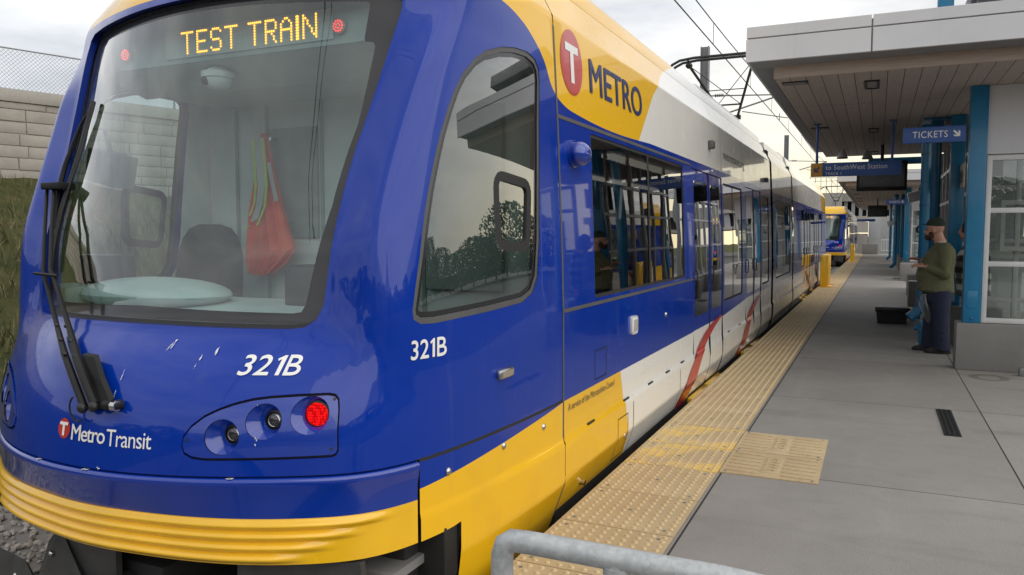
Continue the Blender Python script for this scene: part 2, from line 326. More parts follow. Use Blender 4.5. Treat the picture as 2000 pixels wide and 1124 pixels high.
class MB:
    def __init__(s): s.b = bmesh.new()
    def face(s, pts, mi=0):
        f = s.b.faces.new([s.b.verts.new(p) for p in pts]); f.material_index = mi; return s
    def box(s, a, b, bev=0., mi=0, rot=None, about=None):
        x0, y0, z0 = a; x1, y1, z1 = b
        r = bmesh.ops.create_cube(s.b, size=1)
        vs = r['verts']
        for v in vs: v.co = Vector(((x0 + x1) / 2 + v.co.x * (x1 - x0), (y0 + y1) / 2 + v.co.y * (y1 - y0), (z0 + z1) / 2 + v.co.z * (z1 - z0)))
        fs = {f for v in vs for f in v.link_faces}
        if bev:
            es = list({e for v in vs for e in v.link_edges})
            rr = bmesh.ops.bevel(s.b, geom=es, offset=bev, segments=2, profile=.5, affect='EDGES'); vs = list({v for f in rr['faces'] for v in f.verts} | {v for v in vs if v.is_valid}); fs = {f for v in vs for f in v.link_faces}
        for f in fs: f.material_index = mi
        if rot is not None:
            p = Vector(about if about else ((x0 + x1) / 2, (y0 + y1) / 2, (z0 + z1) / 2))
            for v in vs: v.co = p + rot @ (v.co - p)
        return s
    def tube(s, pts, r, n=10, mi=0, cap=True, flat=1.0):
        """tube along a path; r a number or a list"""
        pts = [Vector(p) for p in pts]; rs = r if isinstance(r, (list, tuple)) else [r] * len(pts)
        rings = []; prev = None
        for i, p in enumerate(pts):
            t = ((pts[min(i + 1, len(pts) - 1)] - p).normalized() + (p - pts[max(i - 1, 0)]).normalized())
            t = t.normalized() if t.length > 1e-6 else Vector((0, 0, 1))
            if prev is None: u = t.orthogonal().normalized()
            else: u = (prev - t * prev.dot(t)).normalized()
            prev = u; v = t.cross(u)
            rings.append([s.b.verts.new(p + (u * math.cos(2 * math.pi * k / n) + v * math.sin(2 * math.pi * k / n) * flat) * rs[i]) for k in range(n)])
        for a, b in zip(rings, rings[1:]):
            for k in range(n):
                f = s.b.faces.new((a[k], a[(k + 1) % n], b[(k + 1) % n], b[k])); f.material_index = mi
        if cap:
            for q in (rings[0][::-1], rings[-1]):
                f = s.b.faces.new(q); f.material_index = mi
        return s
    def loft(s, rings, cap=True, mi=0):
        R_ = [[s.b.verts.new(p) for p in r] for r in rings]; n = len(R_[0])
        for a, b in zip(R_, R_[1:]):
            for k in range(n):
                f = s.b.faces.new((a[k], a[(k + 1) % n], b[(k + 1) % n], b[k])); f.material_index = mi
        if cap:
            s.b.faces.new(R_[0][::-1]).material_index = mi; s.b.faces.new(R_[-1]).material_index = mi
        return s
    def ell(s, c, r, n=16, m=10, mi=0, rot=None):
        rr = bmesh.ops.create_uvsphere(s.b, u_segments=n, v_segments=m, radius=1)
        for v in rr['verts']:
            p = Vector((v.co.x * r[0], v.co.y * r[1], v.co.z * r[2]))
            v.co = (rot @ p if rot is not None else p) + Vector(c)
        for f in {f for v in rr['verts'] for f in v.link_faces}: f.material_index = mi
        return s
    def cyl(s, a, b, r, n=16, mi=0, r2=None): return s.tube([a, b], [r, r if r2 is None else r2], n, mi)
    def prism(s, poly, off, mi=0):
        """closed outline (3-D points) pushed along off"""
        off = Vector(off); a = [s.b.verts.new(Vector(p)) for p in poly]; b = [s.b.verts.new(Vector(p) + off) for p in poly]; n = len(a)
        s.b.faces.new(a[::-1]).material_index = mi; s.b.faces.new(b).material_index = mi
        for k in range(n): s.b.faces.new((a[k], a[(k + 1) % n], b[(k + 1) % n], b[k])).material_index = mi
        return s
    def build(s, name, mat, parent=None, smooth=True, angle=35):
        bmesh.ops.recalc_face_normals(s.b, faces=s.b.faces)
        me = bpy.data.meshes.new(name); s.b.to_mesh(me); s.b.free()
        return link(name, me, mat, parent, smooth, angle)
def pip(p, poly):
    x, y = p; c = False; n = len(poly)
    for i in range(n):
        x1, y1 = poly[i]; x2, y2 = poly[i - 1]
        if (y1 > y) != (y2 > y) and x < (x2 - x1) * (y - y1) / (y2 - y1) + x1: c = not c
    return c
def dens(poly, d):
    o = []
    for i, a in enumerate(poly):
        b = poly[(i + 1) % len(poly)]; n = max(1, int(math.dist(a, b) / d))
        for k in range(n): o.append((a[0] + (b[0] - a[0]) * k / n, a[1] + (b[1] - a[1]) * k / n))
    return o
def shrink(poly, d):
    """inset a closed outline by d (positive = inwards)"""
    n = len(poly); ar = sum(poly[i][0] * poly[(i + 1) % n][1] - poly[(i + 1) % n][0] * poly[i][1] for i in range(n)); sg = 1 if ar > 0 else -1
    o = []
    for i in range(n):
        p, q, r = Vector(poly[i - 1]), Vector(poly[i]), Vector(poly[(i + 1) % n])
        a = (q - p).normalized() if (q - p).length > 1e-9 else (r - q).normalized(); b = (r - q).normalized() if (r - q).length > 1e-9 else a
        na = Vector((-a.y, a.x)) * sg; nb = Vector((-b.y, b.x)) * sg; m = na + nb
        m = m / max(m.dot(na), .35) if m.length > 1e-6 else na
        o.append((q.x + m.x * d, q.y + m.y * d))
    return o
def roundp(poly, r, n=5):
    """round the corners of an outline; r one number or one per corner"""
    o = []; N = len(poly)
    for i in range(N):
        p, q, t = Vector(poly[i - 1]), Vector(poly[i]), Vector(poly[(i + 1) % N]); rr = r[i] if isinstance(r, (list, tuple)) else r
        if rr <= 0: o.append(tuple(q)); continue
        a = q + (p - q).normalized() * min(rr, (p - q).length * .48); b = q + (t - q).normalized() * min(rr, (t - q).length * .48)
        for k in range(n + 1):
            u = k / n; o.append(tuple(a * (1 - u) ** 2 + q * 2 * u * (1 - u) + b * u * u))
    return o
def mirror(poly): return [(-x, y) for x, y in poly][::-1]
def regions(outer, polys, du, dv, d=.03, lines=()):
    """triangulate outer with the outlines cut in exactly; returns pts and {index of first outline holding the triangle, or -1: tris}"""
    pts = []; edges = []
    for pl in [outer] + polys:
        q = dens(pl, d); s0 = len(pts); pts += q; edges += [(s0 + i, s0 + (i + 1) % len(q)) for i in range(len(q))]
    xs = [p[0] for p in outer]; ys = [p[1] for p in outer]
    for z in lines:
        nl = int((max(xs) - min(xs)) / du) + 1; s0 = len(pts); pts += [(min(xs) + (max(xs) - min(xs)) * i / nl, z) for i in range(nl + 1)]; edges += [(s0 + i, s0 + i + 1) for i in range(nl)]
    nx = int((max(xs) - min(xs)) / du) + 1; ny = int((max(ys) - min(ys)) / dv) + 1
    bound = dens(outer, d)
    for i in range(1, nx):
        for j in range(1, ny):
            p = (min(xs) + (max(xs) - min(xs)) * i / nx, min(ys) + (max(ys) - min(ys)) * j / ny)
            pts.append(p)
    vo, eo, fo, *_ = delaunay_2d_cdt([Vector(p) for p in pts], edges, [], 0, 1e-5)
    res = {}
    for f in fo:
        c = ((vo[f[0]].x + vo[f[1]].x + vo[f[2]].x) / 3, (vo[f[0]].y + vo[f[1]].y + vo[f[2]].y) / 3)
        if not pip(c, outer): continue
        k = next((i for i, pl in enumerate(polys) if pip(c, pl)), -1)
        res.setdefault(k, []).append(tuple(f))
    return [(v.x, v.y) for v in vo], res
def surf(name, pts, tris, fn, nfn, mat, parent, mi=None):
    """put 2-D triangles on a surface fn(u, v), with exact normals from nfn"""
    ids = sorted({i for t in tris for i in t}); ix = {i: k for k, i in enumerate(ids)}
    me = bpy.data.meshes.new(name)
    P = [fn(*pts[i]) for i in ids]; N = [nfn(*pts[i]) for i in ids]
    fs = []
    for t in tris:
        a, b, c = (Vector(P[ix[i]]) for i in t)
        n = (b - a).cross(c - a)
        fs.append([ix[i] for i in (t if n.dot(Vector(N[ix[t[0]]])) > 0 else t[::-1])])
    me.from_pydata(P, [], fs)
    o = link(name, me, mat, parent, True, 0)
    if mi: me.polygons.foreach_set('material_index', mi)
    me.normals_split_custom_set_from_vertices(N)
    return o
def wall(name, poly, fa, fb, mat, parent, d=.03, smooth=True):
    """strip between one outline on two surfaces: reveals, rims, gaskets"""
    q = dens(poly, d); n = len(q); me = bpy.data.meshes.new(name)
    P = [fa(*p) for p in q] + [fb(*p) for p in q]
    me.from_pydata(P, [], [(i, (i + 1) % n, n + (i + 1) % n, n + i) for i in range(n)])
    return link(name, me, mat, parent, smooth, 40)
_tc = {}
def text2d(txt, shear=0., spacing=1.):
    key = (txt, shear, spacing)
    if key not in _tc:
        cu = bpy.data.curves.new('lettering', 'FONT'); cu.body = txt; cu.size = 1; cu.shear = shear; cu.space_character = spacing; cu.fill_mode = 'FRONT'; cu.resolution_u = 4
        o = bpy.data.objects.new('lettering', cu); C.objects.link(o); dg = bpy.context.evaluated_depsgraph_get(); me = o.evaluated_get(dg).to_mesh()
        vs = [(v.co.x, v.co.y) for v in me.vertices]; fs = [list(p.vertices) for p in me.polygons]
        o.evaluated_get(dg).to_mesh_clear(); bpy.data.objects.remove(o); bpy.data.curves.remove(cu)
        x0 = min(v[0] for v in vs); x1 = max(v[0] for v in vs); y0 = min(v[1] for v in vs); y1 = max(v[1] for v in vs)
        _tc[key] = ([((v[0] - x0) / (x1 - x0), (v[1] - y0) / (y1 - y0)) for v in vs], fs)
    return _tc[key]
def text_on(name, txt, rect, fn, mat, parent, shear=0., spacing=1., bold=0.):
    """lettering stretched to rect = (u0, v0, u1, v1) on the surface fn; bold thickens the strokes by layered passes"""
    vs, fs = text2d(txt, shear, spacing); u0, v0, u1, v1 = rect; P = []; F = []
    for i, (da, db) in enumerate([(0, 0), (-bold, 0), (bold, 0), (0, bold * 1.5), (0, -bold * 1.5)] if bold else [(0, 0)]):
        n = len(P); P += [fn(u0 + (u1 - u0) * (a + da), v0 + (v1 - v0) * (b + db), .0004 * i) if bold else fn(u0 + (u1 - u0) * a, v0 + (v1 - v0) * b) for a, b in vs]; F += [[n + k for k in f] for f in fs]
    me = bpy.data.meshes.new(name); me.from_pydata(P, [], F)
    return link(name, me, mat, parent, False)
def poly_on(name, polys, fn, mat, parent):
    me = bpy.data.meshes.new(name); P = []; F = []
    for pl in polys:
        F.append(list(range(len(P), len(P) + len(pl)))); P += [fn(*p) for p in pl]
    me.from_pydata(P, [], F); return link(name, me, mat, parent, False)
def circ(cx, cy, rx, ry=None, n=28, ph=0.): return [(cx + rx * math.cos(2 * math.pi * k / n + ph), cy + (ry or rx) * math.sin(2 * math.pi * k / n + ph)) for k in range(n)]
def remesh(mb, name, mat, parent, vox, smooth=6):
    """weld overlapping lofts into one continuous skin"""
    o = mb.build(name, None, None, False)
    m1 = o.modifiers.new('r', 'REMESH'); m1.mode = 'VOXEL'; m1.voxel_size = vox
    m2 = o.modifiers.new('s', 'SMOOTH'); m2.iterations = smooth; m2.factor = .5
    dg = bpy.context.evaluated_depsgraph_get(); me = bpy.data.meshes.new_from_object(o.evaluated_get(dg)); old = o.data
    bpy.data.objects.remove(o); bpy.data.meshes.remove(old); me.materials.clear()
    return link(name, me, mat, parent, True, 0)
# ------------------------------------------------------------------ the tram cab
# ---- shape of the cab nose: a surface point for (s, z); s runs -1..1 round the plan, z is the height
TX = -2.9                      # track centre line
def lerp_tab(tab, z):
    if z <= tab[0][0]: return tab[0][1]
    for (a, va), (b, vb) in zip(tab, tab[1:]):
        if z <= b:
            t = (z - a) / (b - a); return va + (vb - va) * t
    return tab[-1][1]
def cub_tab(tab, z):           # Catmull style smooth table
    n = len(tab)
    if z <= tab[0][0]: return tab[0][1]
    if z >= tab[-1][0]: return tab[-1][1]
    for i in range(n - 1):
        x0, y0 = tab[i]; x1, y1 = tab[i + 1]
        if z <= x1:
            h = x1 - x0; d = (y1 - y0) / h
            dl = (y0 - tab[i-1][1]) / (x0 - tab[i-1][0]) if i else d
            dr = (tab[i+2][1] - y1) / (tab[i+2][0] - x1) if i < n - 2 else d
            m0 = (d + dl) / 2; m1 = (d + dr) / 2
            t = (z - x0) / h
            return ((2*t**3-3*t*t+1)*y0 + (t**3-2*t*t+t)*h*m0 + (-2*t**3+3*t*t)*y1 + (t**3-t*t)*h*m1)
Y0T = [(.1,2.05),(.58,2.058),(.7,2.068),(.82,2.092),(.92,2.135),(1.0,2.19),(1.06,2.25),(1.12,2.325),(1.3,2.375),(1.6,2.455),(2.0,2.575),(2.5,2.725),(2.66,2.78),(2.8,2.87),(2.95,3.04),(3.05,3.25),(3.12,3.45)]
X2T = [(.1,.93),(.82,.93),(1.12,.90),(1.5,.90),(1.8,.906),(2.16,.955),(2.52,1.006),(2.7,1.02),(3.12,.95)]
Y2T = [(.1,2.345),(.6,2.348),(.82,2.372),(1.0,2.45),(1.12,2.53),(1.5,2.60),(1.8,2.70),(2.16,2.829),(2.52,2.955),(2.7,3.03),(2.9,3.2),(3.12,3.6)]
X3T = [(.1,1.10),(.6,1.10),(.82,1.09),(1.0,1.10),(1.2,1.12),(1.5,1.105),(1.72,1.10),(2.06,1.125),(2.26,1.155),(2.5,1.18),(2.72,1.19),(2.98,1.08),(3.12,1.05)]
Y3T = [(.1,2.45),(.6,2.45),(.82,2.48),(1.0,2.54),(1.2,2.56),(1.5,2.59),(1.72,2.66),(2.06,2.80),(2.26,2.89),(2.5,3.03),(2.72,3.12),(2.98,3.4),(3.12,3.75)]
X4T = [(.1,1.22),(.6,1.22),(.9,1.22),(1.2,1.20),(2.06,1.195),(2.45,1.215),(2.72,1.225),(2.98,1.10),(3.12,1.07)]
Y4T = [(.1,2.63),(.6,2.63),(.82,2.64),(1.2,2.70),(1.72,2.79),(2.06,2.90),(2.26,3.0),(2.5,3.14),(2.72,3.25),(2.98,3.5),(3.12,3.85)]
WT = [(.1,.10),(.9,.10),(1.2,.06),(1.6,.03),(2.2,.022),(2.6,.03),(3.12,.05)]
def tum(z): return .03 * max(z - .9, 0) ** 1.5
def half_w(z):                 # half width of the straight body at height z
    if z <= 2.72: return 1.33 - tum(z)
    return lerp_tab([(2.72,1.33-tum(2.72)),(2.98,1.12),(3.12,1.085)], z)
YS = 4.05                      # joint between cab and passenger body
def plan(z):
    y0 = cub_tab(Y0T, z); x2 = cub_tab(X2T, z); y2 = cub_tab(Y2T, z)
    return y0, x2, y2, cub_tab(X3T, z), cub_tab(Y3T, z), cub_tab(X4T, z), cub_tab(Y4T, z), half_w(z)
def raw(p, s):
    y0, x2, y2, x3, y3, x4, y4, hs = p
    if s < 0:
        x, y = raw(p, -s); return -x, y
    if s <= .5:
        t = s / .5; return x2 * t, y0 + (y2 - y0) * t * t
    if s <= .6:
        t = (s - .5) / .1; return x2 + (x3 - x2) * t, y2 + (y3 - y2) * t
    if s <= .68:
        t = (s - .6) / .08; return x3 + (x4 - x3) * t, y3 + (y4 - y3) * t
    t = (s - .68) / .32
    return x4 + (hs - x4) * (1 - (1 - t) ** 2) if t <= 1 else hs, y4 + (YS - y4) * t
KW = [(-1,.06),(-.75,.12),(-.5,.17),(-.25,.2),(0,.2)]
KW = KW + [(-k, w) for k, w in KW[:-1][::-1]]
KS = sum(w for k, w in KW)
def nose_xy(s, z):
    p = plan(z); w = lerp_tab(WT, z)
    w = min(w, max(1 - abs(s), 0), .02 + 2 * abs(abs(s) - .5) if 1.15 < z < 2.62 else 1)
    sx = sy = 0
    for k, ww in KW:
        x, y = raw(p, s + k * w); sx += x * ww; sy += y * ww
    return sx / KS, sy / KS
def nose(s, z):
    x, y = nose_xy(s, z); return (x, y, z)

U = 4.0                                            # u = 4 s, so outlines stay near true size in metres
def NP(u, z, off=0.):
    x, y = nose_xy(u / U, z)
    if off:
        n = NN(u, z); return (x + n[0] * off, y + n[1] * off, z + n[2] * off)
    return (x, y, z)
def NN(u, z):
    e = .012; a = Vector(NP(u + e, z)) - Vector(NP(u - e, z)); zz = min(max(z, .12), 3.1)
    b = Vector(NP(u, zz + .012)) - Vector(NP(u, zz - .012)); n = a.cross(b)
    return tuple(n.normalized())
REC = .045                                         # the windscreen sits this far back from the pillars
def WP(u, z, off=0.):
    p = NP(u, z); return (p[0], p[1] + REC - off, p[2])
def WN(u, z): return NN(max(min(u, 1.7), -1.7), z)
def on_nose(off): return lambda u, z: NP(u, z, off)
def on_wind(off): return lambda u, z: WP(u, z, off)

hole_r = [(0, 1.146), (.45, 1.1455), (1.148, 1.142), (1.66, 1.142), (1.80, 1.15), (1.89, 1.18), (1.94, 1.24), (1.965, 1.40), (1.985, 1.65), (2.0, 2.0), (2.0, 2.25), (2.0, 2.50), (1.97, 2.57), (1.88, 2.60), (1.55, 2.612), (.8, 2.625), (0, 2.63)]
HOLE = hole_r + [(-u, z) for u, z in hole_r[-2:0:-1]]
vis_r = [(0, 1.216), (1.04, 1.205), (1.62, 1.201), (1.69, 1.206), (1.725, 1.235), (1.85, 1.647), (1.885, 1.999), (1.822, 2.345), (1.80, 2.36), (1.724, 2.365), (1.712, 2.38), (1.675, 2.536), (1.655, 2.55), (.61, 2.567), (0, 2.57)]
VIS = vis_r + [(-u, z) for u, z in vis_r[-2:0:-1]]
SIDEWIN = [(s * U, z) for s, z in [(0.6731, 1.218), (0.6754, 1.178), (0.688, 1.157), (0.7122, 1.153), (.8, 1.168), (0.8806, 1.187), (0.9072, 1.225), (0.9216, 1.306), (.9285, 1.5), (0.9317, 1.942), (0.9315, 2.33), (.927, 2.39), (0.9119, 2.43), (0.881, 2.449), (0.8344, 2.442), (0.7938, 2.419), (0.7537, 2.374), (0.733, 2.327), (0.7142, 2.241), (0.7074, 2.165), (0.7024, 2.068), (0.6972, 1.953), (.69, 1.7), (0.6837, 1.435)]]
LAMPP = [(s * U, z) for s, z in [(0.2655, 0.712), (0.2675, 0.752), (.282, .793), (0.3058, 0.831), (.332, .857), (0.3613, 0.878), (.394, .894), (0.4265, 0.902), (.48, .908), (0.5330, 0.910), (.546, .905), (0.5540, 0.888), (0.5585, 0.844), (0.5612, 0.693), (.557, .673), (0.5503, 0.666), (0.5036, 0.665), (.405, .662), (0.3138, 0.660), (0.288, 0.666), (.272, .682)]]
train = empty('light_rail_train', (TX, 0, 0), 'near blue, yellow and white light rail train reading TEST TRAIN, standing at the yellow platform edge', 'train')
CUPS = [(.3446 * U, .750, .067), (.4205 * U, .807, .067), (.5045 * U, .827, .072)]
outer = [(-4, .6), (4, .6), (4, 3.12), (-4, 3.12)]
pls = [HOLE, SIDEWIN, mirror(SIDEWIN), LAMPP, mirror(LAMPP)]
npts, reg = regions(outer, pls, .034, .034, .03)
surf('nose_shell', npts, reg[-1], NP, NN, M['livery'], train)
surf('cab_lining', npts, [t for t in reg[-1] if min(npts[i][1] for i in t) > 1.0], on_nose(-.055), NN, M['cab'], train)
# flat lid over the cab roof
lid = [NP(-4 + 8 * i / 48, 3.12) for i in range(49)]
MB().face(lid).build('cab_roof', M['livery'], train, False)
wall('pillar_reveal', HOLE, NP, on_wind(.006), M['blue'], train)
# windscreen: rubber seal, dark printed border and glass
wpts, wreg = regions(shrink(HOLE, -.006), [VIS, shrink(HOLE, .016)], .06, .06)
surf('windshield_seal', wpts, wreg[-1], on_wind(.006), WN, M['black'], train)
ws = surf('windshield', wpts, wreg[0], WP, WN, M['windshield'], train)
surf('glass_border', wpts, wreg[1], WP, WN, M['frit'], ws)
# cab side windows
for sg in (1, -1):
    sw = SIDEWIN if sg > 0 else mirror(SIDEWIN)
    inn = shrink(sw, .026); vis = shrink(sw, .05)
    sl = [(3.30, 1.786), (3.595, 1.758), (3.578, 1.479), (3.336, 1.498)]
    sl = roundp(sl, .04); slo = shrink(sl, -.045)
    if sg < 0: sl = mirror(sl); slo = mirror(slo)
    p2, r2 = regions(sw, [sl, slo, vis, inn], .06, .06)
    wall('window_reveal', sw, NP, on_nose(-.012), M['black'], train)
    surf('window_gasket', p2, r2[-1], on_nose(-.004), NN, M['trim'], train)
    GN = lambda u, z: NN(u, min(z, 2.1))
    wdw = surf('cab_side_window', p2, r2[2], on_nose(-.01), GN, M['cabglass'], train)
    surf('glass_border', p2, r2[3], on_nose(-.01), GN, M['frit'], wdw)
    surf('sliding_frame', p2, r2[1], on_nose(-.008), NN, M['black'], wdw)
    surf('sliding_pane', p2, r2[0], on_nose(-.018), NN, M['cabglass'], wdw)
    wall('pane_reveal', sl, on_nose(-.008), on_nose(-.03), M['black'], wdw)
# lamp clusters let into the nose
def cup(u, z, r, depth, rin, su):
    """a round recess: rim on the skin, dark lens at the bottom set towards the outer side"""
    rings = []; N = 30
    for k in range(7):
        t = k / 6; rr = r + (rin - r) * (1 - (1 - t) ** 1.7); sh = su * t
        rings.append([NP(u + sh + rr * 2 * math.cos(2 * math.pi * q / N), z + .007 * t + rr * math.sin(2 * math.pi * q / N), -.004 - depth * t) for q in range(N)])
    m_ = MB(); m_.loft(rings, cap=False); return m_, rings[-1]
for sg in (1, -1):
    lp = LAMPP if sg > 0 else mirror(LAMPP); fc = shrink(lp, .011)
    cups = [circ(sg * u, z, r * 2, r) for u, z, r in CUPS]
    p2, r2 = regions(fc, cups, .05, .05, .02)
    panel = surf('lamp_panel', p2, r2[-1], on_nose(.004), NN, M['blue'], train)
    wall('panel_gap', lp, NP, on_nose(-.022), M['blue'], panel)
    wall('panel_edge', fc, on_nose(.004), on_nose(-.024), M['blue'], panel)
    a3, r3 = regions(shrink(lp, -.004), [shrink(lp, .03)], .08, .08); surf('panel_backing', a3, r3[-1], on_nose(-.023), NN, M['under'], panel).data.polygons
    for i, (u, z, r) in enumerate(CUPS):
        rin = (.036, .037, .050)[i]; dp = (.05, .05, .035)[i]; su = (.06, .06, .05)[i]
        m_, last = cup(sg * u, z, r, dp, rin, sg * su); m_.build('lamp_recess', M['blue'], panel)
        c = Vector(NP(sg * (u + su), z + .007, -.004 - dp)); n = Vector(NN(sg * u, z)); n = Vector((n.x * .5, n.y, n.z * .4)).normalized()
        q = n.to_track_quat('Z', 'Y').to_matrix()
        mb_ = MB(); rim = []
        for rr, hh in ((rin * 1.08, -.004), (rin * 1.08, .010), (rin * .92, .012), (rin * .9, .004)):
            rim.append([c + q @ Vector((rr * math.cos(a), rr * math.sin(a), hh)) for a in [2 * math.pi * k / 24 for k in range(24)]])
        mb_.loft(rim, cap=False).build('lamp_bezel', M['plastic'], panel)
        mb_ = MB(); mb_.ell(c + n * .001, (rin * .93, rin * .93, rin * .38), 24, 12, rot=q)
        lens = mb_.build('tail_light' if i == 2 else 'headlight', M['tail'] if i == 2 else M['lens'], panel)
        if i < 2: MB().tube([c + q @ Vector((rin * .62 * math.cos(a), rin * .62 * math.sin(a), rin * .3)) for a in [2 * math.pi * k / 18 for k in range(15)]], .0028, 6).build('reflector_ring', M['chrome'], lens)
    for bu, bz in ((.278, .738), (.5455, .885), (.548, .70)):
        c = Vector(NP(sg * bu * U, bz, .004)); n = Vector(NN(sg * bu * U, bz)); MB().cyl(c - n * .002, c + n * .002, .006, 10).build('screw', M['plastic'], panel)
# bumper: blue shelf over ribbed yellow band
def bump_pt(s, o, z):
    x, y = nose_xy(s, .6); x2, y2 = nose_xy(s + .004, .6); x1, y1 = nose_xy(s - .004, .6); t = Vector((x2 - x1, y2 - y1)).normalized()
    return (x + t.y * o, y - t.x * o, z)
def bump_prof(s):
    zl, zb = .428, .25
    pr = [(-.03, .5925, 0), (.002, .5925, 0), (.012, .588, 0), (.016, .578, 0), (.012, .562, 0), (-.018, .50, 0), (-.040, zl + .004, 0)]
    nr = 44
    for i in range(nr + 1):
        t = i / nr; z = zl + (zb - zl) * t; o = -.042 - .014 * t
        k = int(t * 4.05); a = t * 4.05 - k; f2 = min(1, max(0, (.655 - abs(s) - .05 * k) / .07))
        rib = (.5 - .5 * math.cos(2 * math.pi * min(1, a))) ** .7 * .019 * f2 if k < 4 else 0
        if o + rib > 0: pass
        pr.append((o + rib, z, 1))
    e = min(1, max(0, (abs(s) - .10) / .38)); e = e * e * (3 - 2 * e)
    pr = [(o + (.042 + .014 * (.428 - z) / .178 if z < .43 else .04 * min(1, max(0, (.562 - z) / .13))) * e, z, m_) for o, z, m_ in pr]
    pr += [(-.10, zb - .004, 1)]
    return pr
NS = 110; prof = [bump_prof(-.689 + 1.378 * i / NS) for i in range(NS + 1)]
mb = MB(); grid = [[mb.b.verts.new(bump_pt(-.689 + 1.378 * i / NS, o, z)) for o, z, m_ in prof[i]] for i in range(NS + 1)]
for i in range(NS):
    for j in range(len(prof[0]) - 1):
        f = mb.b.faces.new((grid[i][j], grid[i + 1][j], grid[i + 1][j + 1], grid[i][j + 1])); f.material_index = prof[i][j + 1][2]
for e in (0, NS): mb.b.faces.new(grid[e]).material_index = 0
bumper = mb.build('bumper', [M['blue'], M['yellow']], train, angle=50)
wall_pts = [(-2.9 + 5.8 * i / 90) for i in range(91)]
mb = MB()
for i in range(90):
    s0 = -.69 + 1.38 * i / 90; s1 = -.69 + 1.38 * (i + 1) / 90
    mb.face([bump_pt(s0, -.002, .604), bump_pt(s1, -.002, .604), bump_pt(s1, -.035, .575), bump_pt(s0, -.035, .575)])
mb.build('shadow_gap', M['under'], train)
# cab skirt behind the bumper
def hw_low(s, z): return NP(s * U, .6)
def bulge(z): return .014 * min(1, max(0, (.375 - z) / .022)) - (.36 * max(0, .13 - z) if z < .13 else 0)
def SK(u, z):
    x, y = nose_xy(u / U, .6); b = bulge(z); f = min(1, max(0, (u / U - .80) / .12)) if u > 0 else 0
    zc = (z - .30) * 1.0
    return (x + b * (.35 + .65 * f) + .002, y, z)
def SKN(u, z):
    a = Vector(SK(u + .01, z)) - Vector(SK(u - .01, z)); b = Vector(SK(u, z + .012)) - Vector(SK(u, z - .012)); return tuple(a.cross(b).normalized())
skp = [(.692 * U, .588), (4.0, .588), (4.0, -.22), (.757 * U, -.22), (.757 * U, .262), (.745 * U, .256), (.725 * U, .253), (.692 * U, .252)]
p2, r2 = regions(skp, [], .05, .022, .03)
for sg in (1, -1):
    o = surf('cab_skirt', p2, r2[-1], SK, SKN, M['livery'], train)
    if sg < 0: o.scale.x = -1
    for bu, bz in ((.7375, .506), (.8404, .512), (.9387, .508)):
        c = Vector(SK(bu * U, bz)); b_ = MB().ell(c, (.012, .018, .018), 12, 8).build('skirt_bolt', M['chrome'], o)
    MB().face([SK(.757 * U, -.22), SK(.757 * U, .262), (.9, SK(.757 * U, .1)[1] + .02, .262), (.9, SK(.757 * U, .1)[1] + .02, -.22)]).build('wheel_arch', M['under'], o)
    MB().box((SK(.757 * U, .1)[0] - .30, SK(.757 * U, .1)[1] - .12, .02), (SK(.757 * U, .1)[0] - .012, SK(.757 * U, .1)[1] - .002, .27), .008).build('skirt_stay', M['under'], o)
    mb = MB()
    for i in range(30):
        a0 = (.692 + .308 * i / 30) * U; a1 = (.692 + .308 * (i + 1) / 30) * U
        mb.face([SK(a0, .586), SK(a1, .586), NP(a1, .603), NP(a0, .603)])
    mb.build('panel_gap', M['under'], o)
# underframe and dark deflector below the bumper
MB().box((-1.12, 2.75, -.36), (1.12, 4.4, .2), .02).build('underframe', M['under'], train)
mb = MB()
mb.box((-.75, 2.42, -.34), (.75, 2.70, -.02), .015)
mb.prism([(-.44, 2.30, .24), (.02, 2.22, .24), (.02, 2.22, -.06), (-.44, 2.30, -.10)], (0, .03, 0))
mb.prism([(-.56, 2.32, .10), (-.44, 2.295, .20), (-.06, 2.19, -.10), (-.60, 2.22, -.24)], (0, .02, -.02))
mb.prism([(-1.25, 2.47, -.08), (-.84, 2.38, -.06), (-.50, 2.26, -.16), (-.50, 2.22, -.36), (-1.3, 2.45, -.36)], (0, .02, -.03))
mb.prism([(1.10, 2.46, .24), (.62, 2.30, .24), (.62, 2.30, -.02), (1.16, 2.46, -.20)], (0, .03, 0))
dfl = mb.build('obstacle_deflector', M['plate'], train, False)
for p in ((-.46, 2.275, .06), (-.32, 2.235, -.06), (-.90, 2.385, -.17)): MB().ell((p[0], p[1] - .012, p[2] + .02), (.013, .013, .013), 10, 6).build('bolt', M['chrome'], dfl)
mb = MB(); mb.tube([(0, 2.12, -.02), (0, 2.5, -.02)], .10, 14); mb.box((-.2, 2.3, -.16), (.2, 2.9, .12), .02); mb.build('coupler', M['under'], train)
for sx in (-.72, .72): MB().tube([(sx - .06, 3.55, 0), (sx + .06, 3.55, 0)], .33, 24).build('wheel', M['under'], train)
# ---- lettering on the nose
def fleet(u0, v0, u1, v1, fn, sh):
    w_ = u1 - u0; h_ = v1 - v0; n1 = text_on('fleet_number', '32', (u0, v0, u0 + w_ * .50, v1), fn, M['white'], train, sh, 1., .012)
    k = sh * h_ / w_ * 3.2 * w_ if sh else 0
    poly_on('fleet_digit', [[(u0 + w_ * .61, v0), (u0 + w_ * .675, v0), (u0 + w_ * .675 + k * 1.0, v1), (u0 + w_ * .635 + k, v1), (u0 + w_ * .545 + k * .8, v1 - h_ * .17), (u0 + w_ * .56 + k * .75, v1 - h_ * .28), (u0 + w_ * .61 + k * .8, v1 - h_ * .2)]], fn, M['white'], n1)
    text_on('fleet_letter', 'B', (u0 + w_ * .735, v0, u1, v1), fn, M['white'], n1, sh, 1., .012)
fleet(.350 * U, .9745, .4705 * U, 1.046, lambda a, b, o=0.: NP(a, b, .003 + o), .12)
